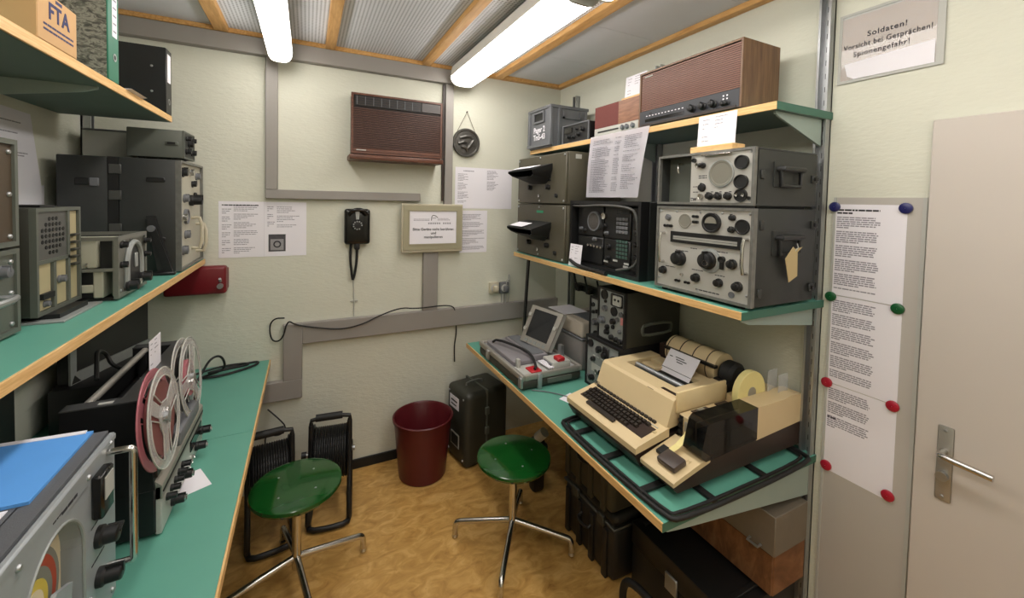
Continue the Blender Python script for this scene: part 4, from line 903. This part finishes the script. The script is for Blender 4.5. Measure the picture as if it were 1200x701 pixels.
def reel(label, x, y, rz):
    t = T('cable_reel', label, 'cable reel', (x, y, 0), rz, 'cable reels on tube stands')
    for s_ in (-.1, .1):
        G().tube([(s_, .12, .30), (s_, .1, .06), (s_, .06, .016), (s_, -.12, .016), (s_, -.165, .05), (s_*.97, -.06, .30), (s_*.97, -.03, .5)], .0135, 10, smooth=2).build('side_tube', black_m, t)
    G().tube([(-.1, -.12, .016), (-.09, -.17, .018), (0, -.178, .018), (.09, -.17, .018), (.1, -.12, .016)], .0135, 10, smooth=1).build('front_tube', black_m, t)
    G().tube([(-.097, -.03, .5), (-.097, -.028, .535), (.097, -.028, .535), (.097, -.03, .5)], .011, 10, smooth=1).build('top_bar', black_m, t)
    G().cyl((-.075, -.028, .535), (.06, -.028, .535), .019, n=16).build('handle_grip', blackrub_m, t)
    G().cyl((-.125, .02, .31), (.125, .02, .31), .014, n=12).build('axle', steel_m, t)
    g = G()
    for k in range(15): g.lathe([(.13, -.0055), (.137, 0), (.13, .0055)], (-.078+k*.0112, .02, .31), 'x', 28)
    o = g.build('wound_cable', blackrub_m, t); o['kind'] = 'stuff'
    G().cyl((-.083, .02, .31), (.083, .02, .31), .131, n=28).build('drum', black_m, t)
    for s_ in (-.09, .09): G().lathe([(.001, -.003), (.15, -.003), (.153, 0), (.15, .003), (.001, .003)], (s_, .02, .31), 'x', 32).build('flange', black_m, t)
    G().cyl((-.125, .02, .31), (-.15, .02, .31), .02, n=12).build('crank_hub', black_m, t)
    return t
reel('black cable reel on its tube stand, farther from the left desk', .125, 2.45, -6)
reel('black cable reel on its tube stand, half under the left desk', -.165, 2.40, 6)

# ------------------------------------------------------------------ left desk
dv = T('measuring_receiver', 'blue grey instrument with colour dial and chrome handle, nearest on the left desk', 'instrument', (-.40, .66, ZD), LEFT)
W_, H_, D_ = .595, .402, .36
for x in (.04, W_-.07):
    for y in (.05, D_-.06): G().cyl((x, y, 0), (x, y, .02), .016, n=10).build('foot', blackrub_m, dv)
G().box(0, W_, .038, D_, .016, H_, .012, 3).build('case', greyvinyl_m, dv)
g = G(); g.frame(.0, W_, .016, H_, .008, .012, .052); g.build('case_front', greyvinyl_m, dv, ang=0)
fp = G()
wn = [(.345+.092*math.cos(a), .245+.105*math.sin(a)) for a in [PI*k/16 for k in range(17)]]
lo = [(.455, .225), (.345, .13), (.253, .225)]
fp.box(.006, .22, 0, .04, .022, H_-.012); fp.box(.458, W_-.006, 0, .04, .022, H_-.012); fp.box(.22, .458, 0, .04, .022, .125); fp.box(.22, .458, 0, .04, .352, H_-.012)
arch = [(.458, .354), (.22, .354), (.22, .245)]+[(.339+.1*math.cos(a), .245+.1*math.sin(a)) for a in [PI-PI*k/16 for k in range(17)]]+[(.458, .245)]
bmv = arch
top_l = [(.22, .354), (.22, .245)]+[(.339+.1*math.cos(a), .245+.1*math.sin(a)) for a in [PI-PI*k/16 for k in range(9)]]+[(.339, .354)]
top_r = [(.339, .354)]+[(.339+.1*math.cos(a), .245+.1*math.sin(a)) for a in [PI/2-PI*k/16 for k in range(9)]]+[(.458, .245), (.458, .354)]
fp.prism(top_l, 0, .036); fp.prism(top_r, 0, .036)
fp.box(.22, .24, 0, .036, .125, .245); fp.box(.438, .458, 0, .036, .125, .245)
fp.build('front_panel', grey_dev_m, dv, ang=0)
G().box(.23, .45, .034, .0375, .12, .36).build('dial_back', cream2_m, dv, ang=0)
for r0, r1, y, mm in ((.086, .098, .026, grey2_m), (.068, .086, .025, red2_m), (.05, .068, .0235, grey2_m), (.034, .05, .022, yell2_m), (.001, .034, .021, cream2_m)):
    G().lathe([(r0, .03), (r0, y), (r1, y), (r1, .03)], (.315, 0, .225), 'y', 40).build('dial_ring', mm, dv)
G().prism([(.25, .12), (.39, .12), (.405, .20), (.35, .225), (.30, .19), (.25, .2)], .004, .012).build('dial_cover', grey_dev_m, dv, ang=0)
g = G(); g.tube([(.439, .0, .13), (.439, .0, .245)]+[(.339+.1*math.cos(a), .0, .245+.1*math.sin(a)) for a in [PI*k/16 for k in range(17)]]+[(.239, 0, .13)], .003, 6); g.build('window_rim', greypanel_m, dv)
G().box(.47, .525, -.02, 0, .268, .362, .004, 1).build('meter', gloss_m, dv); G().box(.478, .517, -.0215, -.019, .305, .352).build('meter_face', lightgrey_m, dv, ang=0)
knob(dv, .50, .215, .022, .035, 'black', turn=1.2); knob(dv, .50, .125, .02, .04, 'black'); knob(dv, .47, .06, .024, .03, 'black'); knob(dv, .1, .2, .03, .03, 'black'); knob(dv, .16, .33, .016, .03, 'grey'); knob(dv, .185, .06, .02, .03, 'black')
G().tube([(.55, .01, .372), (.55, -.03, .372), (.55, -.045, .372), (.55, -.045, .355), (.55, -.045, .13), (.55, -.045, .11), (.55, -.03, .11), (.55, .01, .11)], .0075, 10, smooth=1).build('chrome_handle', chrome_m, dv)
G().tube([(.04, .01, .372), (.04, -.03, .372), (.04, -.045, .372), (.04, -.045, .355), (.04, -.045, .13), (.04, -.045, .11), (.04, -.03, .11), (.04, .01, .11)], .0075, 10, smooth=1).build('chrome_handle', chrome_m, dv)
printing(dv, [(.36, .42, .362, .006), (.33, .36, .366, .003), (.47, .53, .25, .003), (.47, .53, .17, .003)], 0, inkd_m, seed=2)
screws(dv, [(.018, .04), (.018, .37), (.565, .04), (.565, .385), (.46, .37), (.23, .37), (.46, .11)], .006)
G().box(.0, W_, -.002, .012, H_-.022, H_-.004, .004, 1).build('top_rail', grey_dev_m, dv)
fo = T('blue_folder', 'blue card folder lying on the blue grey instrument', 'folder', (-.437, 1.008, ZD+H_+.0005), 0)
G().hexa([(0, 0, 0), (.0, .245, 0), (-.30, .26, 0), (-.30, .0, 0), (0, 0, .006), (0, .245, .006), (-.30, .26, .006), (-.30, 0, .006)]).build('cover', blue_m, fo, ang=0)
G().hexa([(-.01, .235, .006), (-.012, .25, .006), (-.30, .262, .006), (-.30, .25, .006), (-.01, .235, .0075), (-.012, .25, .0075), (-.30, .262, .0075), (-.30, .25, .0075)]).build('inner_sheet', white_m, fo, ang=0)
g = G(); g.hexa([(-.155, .12, .006), (-.15, .124, .006), (-.19, .175, .006), (-.195, .171, .006), (-.155, .12, .0066), (-.15, .124, .0066), (-.19, .175, .0066), (-.195, .171, .0066)]); g.hexa([(-.115, .13, .006), (-.11, .134, .006), (-.14, .175, .006), (-.145, .171, .006), (-.115, .13, .0066), (-.11, .134, .0066), (-.14, .175, .0066), (-.145, .171, .0066)])
o = g.build('handwriting', navy_m, fo, ang=0); o['kind'] = 'stuff'
wp = T('note_paper', 'white paper under the edge of the blue folder on the instrument', 'paper', (-.46, .99, ZD+H_+.0005), 0)
G().box(-.2, 0, -.14, .012, 0, .001).build('page', white_m, wp, ang=0)

rc = T('tape_recorder', 'black reel tape recorder with silver control strip on the left desk', 'tape recorder', (-.36, 1.436, ZD), LEFT)
for x in (.03, .42):
    for y in (.05, .17): G().cyl((x, y, 0), (x, y, .012), .014, n=10).build('foot', blackrub_m, rc)
G().box(-.012, .51, .012, .20, .01, .14, .004, 1).build('lower_case', black_m, rc)
g = G(); g.prism([(.012, .14), (.04, .396), (.085, .396), (.085, .14)], -.016, .512, 'x'); g.box(-.016, .02, .085, .20, .14, .394); g.box(.476, .512, .085, .20, .14, .394); g.box(.02, .476, .185, .20, .14, .36); g.box(.02, .476, .085, .185, .14, .30); g.build('upper_case', black_m, rc, ang=0)
G().prism([(.036, .394), (.036, .398), (.089, .398), (.089, .394)], -.018, .514, 'x').build('top_rim', mat('dark_rim', (66, 66, 66), .35), rc, ang=0)
for a in (-.018, .474): G().box(a, a+.04, .089, .20, .394, .3975).build('top_rim', MATS['dark_rim'], rc, ang=0)
G().box(-.008, .004, .10, .13, .3975, .3985, .0, 1).build('label_strip', lightgrey_m, rc, ang=0)
G().tube([(.02, .165, .385), (.476, .165, .385)], .010, 10).build('carry_bar', brushed_m, rc)
for x in (.05, .44): G().box(x, x+.02, .155, .175, .30, .385).build('bar_post', black_m, rc)
# lower control strip
G().box(-.008, .49, 0, .014, .006, .142, .002, 1).build('control_strip', panel_m, rc, ang=0)
G().prism([(-.002, .142), (-.002, .106), (.02, .106), (.02, .165)], -.008, .49, 'x').build('top_strip', brushed_m, rc, ang=0)
G().box(.0, .484, -.004, .002, .120, .126).build('dark_line', blackrub_m, rc, ang=0); G().box(.30, .46, -.004, 0, .06, .098, .002, 1).build('meter_window', gloss_m, rc)
for x in (.04, .08, .12, .16, .2): knob(rc, x, .08, .010, .024, 'black')
for x, z in ((.09, .035), (.18, .055), (.38, .04), (.455, .06)): knob(rc, x, z, .0155, .032, 'black'); disc(rc, x, z, .009, .036, 'chrome', 0, 'knob_cap')
for x in (.25, .27, .3, .33): disc(rc, x, .03, .007, .008, 'chrome', 0, 'jack')
G().box(.0, .49, .010, .03, .165, .19).build('head_cover', dkbrown_m, rc, ang=0); G().box(.14, .38, -.012, .02, .17, .215, .006, 2).build('head_block', midgrey_m, rc)
def tape_reel(x, z, label, packM, seed):
    t = T('tape_reel', label, 'reel', (-.3735, 1.436+x, ZD+z), LEFT, 'reels on the tape recorder')
    t.rotation_euler = (-.09, 0, math.radians(LEFT))
    for nm, y in (('front_flange', -.011), ('rear_flange', .011)):
        g = G(); g.lathe([(.114, y-.0012), (.137, y-.0012), (.1385, y), (.137, y+.0012), (.114, y+.0012), (.114, y-.0012)], axis='y', n=48)
        g.lathe([(.012, y-.0012), (.046, y-.0012), (.046, y+.0012), (.012, y+.0012), (.012, y-.0012)], axis='y', n=30)
        for k in range(3):
            a = seed+k*2*PI/3; d = .24; e = .16
            g.prism([(.044*math.cos(a-d*1.6), .044*math.sin(a-d*1.6)), (.116*math.cos(a-e), .116*math.sin(a-e)), (.116*math.cos(a+e), .116*math.sin(a+e)), (.044*math.cos(a+d*1.6), .044*math.sin(a+d*1.6))], y-.0012, y+.0012)
        g.build(nm, reelclear_m if packM is not redtape_m or nm == 'front_flange' else redtape_m, t)
        g = G(); g.tube([(.1365*math.cos(a), y, .1365*math.sin(a)) for a in [2*PI*k/48 for k in range(48)]], .0022, 6, closed=True)
        for k in range(3):
            a0 = seed+k*2*PI/3+.3; a1 = a0+2*PI/3-.6
            arc = [(.114*math.cos(a0+(a1-a0)*q/8), y-.001, .114*math.sin(a0+(a1-a0)*q/8)) for q in range(9)]
            g.tube(arc+[(.05*math.cos((a0+a1)/2+.5), y-.001, .05*math.sin((a0+a1)/2+.5)), (.05*math.cos((a0+a1)/2-.5), y-.001, .05*math.sin((a0+a1)/2-.5))], .0018, 5, closed=True)
        g.build('flange_edge', lightgrey_m if packM is not redtape_m or nm == 'front_flange' else redtape_m, t)
    G().lathe([(.03, -.008), (.1 if packM is redtape_m else .062, -.008), (.1 if packM is redtape_m else .062, .008), (.03, .008), (.03, -.008)], axis='y', n=40).build('tape_pack', pack_m if packM is redtape_m else redtape_m, t)
    G().cyl((0, -.022, 0), (0, .02, 0), .013, n=14).build('hub', steel_m, t); g = G()
    for k in range(3):
        a = seed+k*2*PI/3+.5; g.box(0, .024, -.02, -.013, -.003, .003, M=Matrix.Rotation(-a, 4, 'Y'))
    g.build('hub_claw', chrome_m, t)
    return t
tape_reel(.04, .317, 'tape reel with red translucent rear flange, nearer one on the recorder', redtape_m, .4)
tape_reel(.338, .314, 'clear tape reel with a small red pack, farther one on the recorder', reelclear_m, 1.1)
c = card('white label card standing on top of the tape recorder', (-.433, 1.61, ZD+.399), .11, .10, 23, LEFT)
tag(G().tube([(-.55, 1.60, 1.19), (-.57, 1.66, 1.22), (-.60, 1.75, 1.235), (-.60, 1.82, 1.20), (-.58, 1.80, 1.16), (-.55, 1.86, 1.12)], .006, 7, smooth=3).build('cable', blackrub_m), 'black cable looping over the back of the tape recorder', 'cable')
np_ = T('note_paper', 'white paper slip under the knobs of the tape recorder', 'paper', (-.335, 1.66, ZD+.0005), 25)
G().box(-.055, .035, -.06, .06, 0, .001).build('page', white_m, np_, ang=0)
tag(G().tube([(-.49, 2.44, .80), (-.47, 2.52, .84), (-.44, 2.54, .90), (-.40, 2.58, .90), (-.38, 2.60, .82), (-.44, 2.62, .792), (-.50, 2.58, .792), (-.42, 2.56, .792), (-.30, 2.62, .792), (-.24, 2.68, .792), (-.25, 2.72, .792), (-.32, 2.70, .792), (-.42, 2.64, .80), (-.47, 2.58, .81), (-.40, 2.60, .81), (-.28, 2.66, .80), (-.30, 2.69, .80), (-.42, 2.69, .80), (-.55, 2.62, .792)], .0058, 7, smooth=3).build('cable', blackrub_m), 'coiled black cable on the far end of the left desk', 'cable')
lc = T('low_case', 'low black case behind the tape recorder on the left desk', 'case', (-.90, 2.20, ZD), 0)
G().box(0, .23, 0, .42, 0, .175, .006, 2).build('body', black_m, lc); G().box(.002, .232, .002, .418, .12, .126).build('joint', midgrey_m, lc)
mo = T('black_monitor', 'black panel with grey lower frame behind the tape recorder', 'monitor', (-.845, 2.235, ZD+.1755), 72)
G().box(0, .44, .006, .05, 0, .39, .004, 1).build('panel', black_m, mo)
g = G(); g.box(0, .44, 0, .008, 0, .045); g.box(0, .028, 0, .008, .045, .39); g.build('frame', greypanel_m, mo, ang=0)
G().prism([(.005, .004), (.045, .004), (.018, .035)], -.002, .0).build('corner_mark', black_m, mo, ang=0)
br_ = T('black_cabinet', 'black cabinet standing by the left wall behind the blue grey instrument', 'cabinet', (-.86, 1.63, ZD), LEFT)
G().box(0, .29, 0, .045, 0, .5, .004, 1).build('body', black_m, br_)
for z in (.12, .16, .25): G().box(.29, .30, .01, .03, z, z+.012).build('knob', blackrub_m, br_)

# ------------------------------------------------------------------ lower left shelf
tcz = T('transit_case', 'large charcoal transit case with open front at the end of the left shelf', 'case', (-.50, 2.29, ZL), LEFT)
W_, H_, D_ = .43, .50, .40
G().box(0, W_, .02, .21, .006, H_, .004, 2).build('case', char_m, tcz); G().box(0, W_, .245, D_, .004, H_, .004, 2).build('rear_cover', char_m, tcz)
g = G(); g.frame(-.001, W_+.001, .005, H_+.001, .02, .21, .245); g.build('cover_joint', black_m, tcz, ang=0)
for z in (.06, .2, .34, .45): G().box(-.008, .0, .20, .24, z-.02, z+.02, .002, 1).build('latch', mat('latch_dark', (84, 84, 82), .4, .4), tcz)
g = G(); g.frame(0, W_, .006, H_, .010, 0, .021); g.build('front_rim', mat('worn_rim', (120, 120, 116)), tcz, ang=0)
G().box(.01, W_-.01, .012, .02, .016, H_-.01).build('front_panel', mat('cream_panel', (188, 184, 168), .5), tcz, ang=0)
FT = .012
for x, z, r, k in ((.08, .45, .022, 'black'), (.2, .455, .018, 'chrome'), (.1, .33, .02, 'grey'), (.12, .16, .02, 'grey'), (.25, .40, .016, 'black'), (.33, .44, .018, 'grey'), (.07, .24, .018, 'chrome'), (.08, .09, .022, 'grey')): knob(tcz, x, z, r, .02, k, FT)
knob(tcz, .21, .32, .027, .05, 'black', FT); disc(tcz, .12, .245, .035, .012, 'grey', FT, 'dial'); disc(tcz, .3, .33, .03, .008, 'black', FT, 'meter')
G().tube([(.24, FT, .235), (.24, -.03, .235), (.24, -.03, .085), (.24, FT, .085)], .008, 8, smooth=1).build('pull_handle', cream_m, tcz)
G().tube([(.33, FT, .2), (.33, -.03, .2), (.33, -.03, .06), (.33, FT, .06)], .008, 8, smooth=1).build('pull_handle', cream_m, tcz)
for z in (.14, .4): G().box(-.006, 0, .055, .12, z, z+.02, .003, 1).build('strap_loop', black_m, tcz)
G().box(-.005, 0, .30, .345, .38, .41, .003, 1).build('grip', black_m, tcz); G().box(-.008, 0, .27, .30, .375, .41, .003, 1).build('latch', midgrey_m, tcz)
sp_ = T('folding_strut', 'black hinged strut leaning against the charcoal transit case', 'strut', (-.60, 2.255, ZL), 0)
G().hexa([(.03, -.012, 0), (.075, -.012, 0), (.08, .008, 0), (.035, .008, 0), (-.015, .008, .255), (.015, .008, .255), (.015, .022, .255), (-.015, .022, .255)]).build('arm', blackrub_m, sp_, ang=0)
G().hexa([(.06, -.02, .0), (.085, -.02, .0), (.085, -.008, 0), (.06, -.008, 0), (.0, -.002, .2), (.02, -.002, .2), (.02, .006, .2), (.0, .006, .2)]).build('brace', black_m, sp_, ang=0)
G().cyl((.005, -.01, .2), (.005, .01, .2), .014, n=12).build('pivot', midgrey_m, sp_); G().box(.0, .09, -.03, .0, 0, .014, .004, 1).build('foot', black_m, sp_)
sb = T('grey_unit', 'small grey green metal box on top of the charcoal transit case', 'box', (-.512, 2.40, ZL+.502), LEFT)
for x in (.02, .16):
    for y in (.03, .15): G().box(x, x+.02, y, y+.02, 0, .014).build('foot', blackrub_m, sb, ang=0)
G().box(0, .20, .006, .205, .014, .142, .004, 2).build('case', greyolive_m, sb); g = G(); g.frame(0, .2, .014, .142, .008, 0, .008); g.build('front_rim', greyolive_m, sb, ang=0)
G().box(.01, .19, .003, .008, .022, .134).build('front_panel', char_m, sb, ang=0)
for x, z, r in ((.05, .05, .014), (.1, .09, .018), (.15, .05, .014), (.05, .11, .01), (.15, .11, .012)): knob(sb, x, z, r, .02, 'black', .003)
G().box(-.008, 0, .02, .07, .07, .09, .004, 2).build('side_grip', greyolive_m, sb); G().box(-.011, -.007, .03, .06, .075, .085).build('grip_bar', black_m, sb)
pb = T('pale_box', 'pale grey box behind the grey green box on the transit case', 'box', (-.735, 2.52, ZL+.502), LEFT)
G().box(0, .18, 0, .17, 0, .13, .004, 1).build('body', lightgrey_m, pb); G().box(-.002, .182, -.002, .172, .128, .136, .002, 1).build('lid', midgrey_m, pb)

mt = T('chassis_instrument', 'open chassis instrument with arched dial on the left shelf', 'instrument', (-.543, 1.742, ZL), LEFT)
W_, H_, D_ = .262, .208, .26
for x in (.02, .22): G().box(x, x+.02, .02, .24, 0, .01).build('foot', blackrub_m, mt, ang=0)
mchas = mat('chassis_grey', (120, 120, 112), .45, .3, var=.1, scale=30)
g = G(); g.frame(0, W_, .008, H_, .014, 0, .012)
for x0 in (0, W_-.014):
    g.box(x0, x0+.014, .2, .212, .008, H_); g.box(x0, x0+.006, .012, .2, .098, .108); g.box(x0, x0+.006, .012, .2, H_-.012, H_)
g.build('frame', mchas, mt, ang=0)
G().box(.01, W_-.01, .006, .018, .016, H_-.008).build('front_panel', mchas, mt, ang=0)
G().box(.012, .2, .055, .19, .108, .196, .005, 2).build('upper_block', mat('chassis_cream', (172, 170, 152), .5), mt); G().box(.012, .2, .05, .2, .03, .055, .003, 1).build('lower_block', MATS['chassis_cream'], mt); G().box(.01, .2, .04, .065, .012, .098, .003, 1).build('lower_post', MATS['chassis_cream'], mt)
G().box(.02, .24, .055, .195, .012, .096).build('inner_unit', black_m, mt, ang=0); G().box(.02, .24, .02, .05, .1, .196).build('inner_unit', black_m, mt, ang=0)
for y in (.08, .16): disc(mt, .012, .118, .008, .004, 'chrome', y, 'screw')
arc = [(.135+.066*math.cos(a), .0, .105+.075*math.sin(a)) for a in [PI*k/14 for k in range(15)]]
G().tube([(.201, 0, .03)]+arc+[(.069, 0, .03)], .009, 8).build('dial_arch', greypanel_m, mt)
G().prism([(.19, .03)]+[(.135+.055*math.cos(a), .105+.064*math.sin(a)) for a in [PI*k/14 for k in range(15)]]+[(.08, .03)], .001, .0062).build('dial_opening', black_m, mt, ang=0)
G().box(.14, .165, -.003, .002, .09, .14, .002, 1).build('dial_window', greypanel_m, mt)
knob(mt, .075, .038, .02, .03); knob(mt, .2, .045, .02, .03); disc(mt, .135, .04, .01, .02, 'chrome')
for x, z in ((.022, .18), (.022, .115), (.24, .175), (.24, .125)): knob(mt, x, z, .011, .018)
screws(mt, [(.03, .03), (.235, .03), (.12, .195), (.06, .19)], .005, .006)
ss = T('grey_speaker_box', 'dark grey box with loudspeaker holes and beige panel on the left shelf', 'loudspeaker', (-.63, 1.506, ZL), LEFT)
G().box(-.0, .232, -.05, .12, 0, .006, .001, 1).build('base_plate', greypanel_m, ss); G().box(.03, .19, -.03, .09, .006, .018).build('foot_bar', black_m, ss, ang=0)
W_, H_, D_ = .235, .305, .20
G().box(0, W_, .012, D_, .018, H_, .004, 2).build('case', dkolive_m, ss); g = G(); g.frame(0, W_, .018, H_, .010, 0, .014); g.build('front_rim', greyolive_m, ss, ang=0)
G().box(.01, .165, .004, .014, .165, H_-.01).build('speaker_panel', mat('speaker_grey', (88, 88, 84), .5), ss, ang=0)
hp_ = G().lathe([(.0055, 0), (.0055, -.0012), (.001, -.0012)], axis='y', n=8).mesh('speaker_hole', blackrub_m)
for r_, n_ in enumerate((3, 5, 7, 7, 7, 5, 3)):
    for k in range(n_): put(hp_, 'speaker_hole', ss, (.088+(k-(n_-1)/2)*.0175, .004, .275-r_*.0155))
lp_m = mat('lower_beige', (176, 164, 128), .5)
G().box(.17, .222, .006, .014, .03, H_-.012).build('beige_panel', lp_m, ss, ang=0)
for x0 in (.015, .095): G().box(x0, x0+.062, .006, .014, .03, .155).build('beige_panel', lp_m, ss, ang=0)
g = G(); g.box(.08, .094, .0, .014, .028, .158); g.box(.158, .17, .0, .014, .028, H_-.01); g.box(.01, .17, .0, .014, .155, .165); g.build('divider', greyolive_m, ss, ang=0)
for k in range(5): G().box(.18, .21, -.008, .006, .13+k*.022, .137+k*.022, .002, 1).build('switch', dkolive_m, ss, ang=0)
G().box(.02, .075, -.004, .006, .06, .075).build('card_slot', blackrub_m, ss, ang=0); knob(ss, .12, .10, .011, .016, 'grey', .006); knob(ss, .045, .045, .009, .012, 'grey', .006)
G().box(.09, .17, .03, .12, H_, H_+.006).build('top_clip', black_m, ss, ang=0)
for k, (z, h_, lb) in enumerate(((ZL, .21, 'lower olive metal unit with handle, cut by the left photo edge'), (ZL+.2105, .262, 'upper brownish olive unit stacked at the left photo edge'))):
    t = T('olive_unit', lb, 'box', (-.63, 1.07, z), LEFT)
    G().box(0, .365, .012, .29, .004, h_, .004, 2).build('case', olive_m if k else dkolive_m, t)
    for x in (.03, .3): G().box(x, x+.04, .03, .26, 0, .006).build('foot', blackrub_m, t, ang=0)
    g = G(); g.frame(0, .365, .006, h_, .012, 0, .014); g.build('front_rim', greyolive_m, t, ang=0)
    G().box(.012, .353, .006, .014, .018, h_-.012).build('front_panel', mat('brown_panel', (74, 62, 48), .5) if k else greyolive_m, t, ang=0)
    screws(t, [(.34, .03), (.34, h_-.03), (.03, .03), (.34, h_*.5)], .006, .006)
    if k == 0: G().tube([(.16, .006, .1), (.16, -.03, .1), (.30, -.03, .1), (.30, .006, .1)], .008, 8, smooth=1).build('handle', steel_m, t); knob(t, .3, .16, .016, .02, 'grey', .006)
    else: knob(t, .1, .13, .02, .02, 'black', .006)
lp2 = T('wall_page', 'typed page pinned to the left wall behind the olive units', 'paper', (XL+.001, 1.98, 1.745), LEFT)
G().hexa([(0, -.0008, 0), (.33, -.0008, 0), (.33, 0, 0), (0, 0, 0), (0, -.0008, .29), (.262, -.0008, .285), (.262, 0, .285), (0, 0, .29)]).build('page', white_m, lp2, ang=0)
printing(lp2, [(.05, .2, .24, .004), (.05, .18, .2, .004), (.1, .24, .13, .004), (.1, .22, .12, .004)], -.0008, ink_m, seed=8)
lp3 = T('wall_page', 'blank lower white page on the left wall beside the transit case', 'paper', (XL+.003, 2.0, 1.56), LEFT)
G().box(0, .32, -.0008, 0, 0, .2).build('page', white_m, lp3, ang=0)

# ------------------------------------------------------------------ upper left shelf
ZU = 2.10
bk = T('lever_arch_binder', 'black lever arch binder with white label at the end of the left shelf', 'binder', (-.565, 2.352, ZU), LEFT)
G().box(0, .082, 0, .006, 0, .287, .002, 1).build('spine', black_m, bk); G().box(0, .004, .004, .28, 0, .287).build('front_board', black_m, bk, ang=0); G().box(.078, .082, .004, .28, 0, .287).build('back_board', black_m, bk, ang=0)
G().box(.006, .076, .02, .27, .01, .275).build('page_block', white_m, bk, ang=0); G().box(.018, .064, -.001, .0, .14, .265).build('spine_label', white_m, bk, ang=0)
G().lathe([(.014, -.002), (.014, 0), (.009, 0), (.009, -.002), (.014, -.002)], (.041, 0, .055), 'y', 18).build('finger_ring', steel_m, bk)
for z in (.09, .2): put(SCREW, 'rivet', bk, (0, .05, z), (0, 0, -PI/2), (.005, .003, .005))
gb = T('lever_arch_binder', 'lever arch binder with green spine and marbled grey boards', 'binder', (-.567, 1.760, ZU), LEFT)
G().box(0, .082, 0, .006, 0, .318, .002, 1).build('spine', greenbinder_m, gb); G().box(0, .004, .004, .285, 0, .318).build('front_board', marble_m, gb, ang=0); G().box(.078, .082, .004, .285, 0, .318).build('back_board', marble_m, gb, ang=0)
G().box(.006, .076, .02, .27, .01, .30).build('page_block', white_m, gb, ang=0); lb = G().box(.03, .066, -.001, .0, .145, .31).build('spine_label', white_m, gb, ang=0)
g = G()
for k in range(5): g.box(.036, .06, -.0014, -.001, .16+k*.025, .166+k*.025)
g.build('label_print', ink_m, lb, ang=0)
G().lathe([(.013, -.0015), (.013, 0), (.008, 0), (.008, -.0015), (.013, -.0015)], (.048, 0, .08), 'y', 18).build('finger_ring', steel_m, gb); G().cyl((.048, -.0008, .08), (.048, 0, .08), .008, n=14).build('finger_hole', blackrub_m, gb)
cb = T('cardboard_box', 'brown cardboard box printed FTA on the upper left shelf', 'box', (-.566, 1.372, ZU), LEFT)
G().box(0, .185, 0, .30, 0, .122, .002, 1).build('carton', card_m, cb, ang=0)
text(cb, 'FTA', .095, -.0006, .078, .056, navy_m, bold=.0015, spacing=1.1, sx=.95)
printing(cb, [(.025, .165, .040, .005), (.025, .165, .028, .005)], 0, navy_m, seed=3); G().box(.08, .11, -.0005, 0, .108, .116).build('arrow_print', navy_m, cb, ang=0)
text(cb, 'FTA', -.0006, .13, .075, .06, navy_m, (PI/2, 0, -PI/2), bold=.002, spacing=1.1)
tag(G().hexa([(-.568, 1.90, 2.1005), (-.568, 2.06, 2.1005), (-.70, 2.09, 2.1005), (-.70, 1.93, 2.1005), (-.552, 1.90, 2.1035), (-.552, 2.06, 2.1035), (-.70, 2.09, 2.1025), (-.70, 1.93, 2.1025)]).build('leaflet', white_m, ang=0), 'white leaflet lying flat between the green and black binders', 'paper')
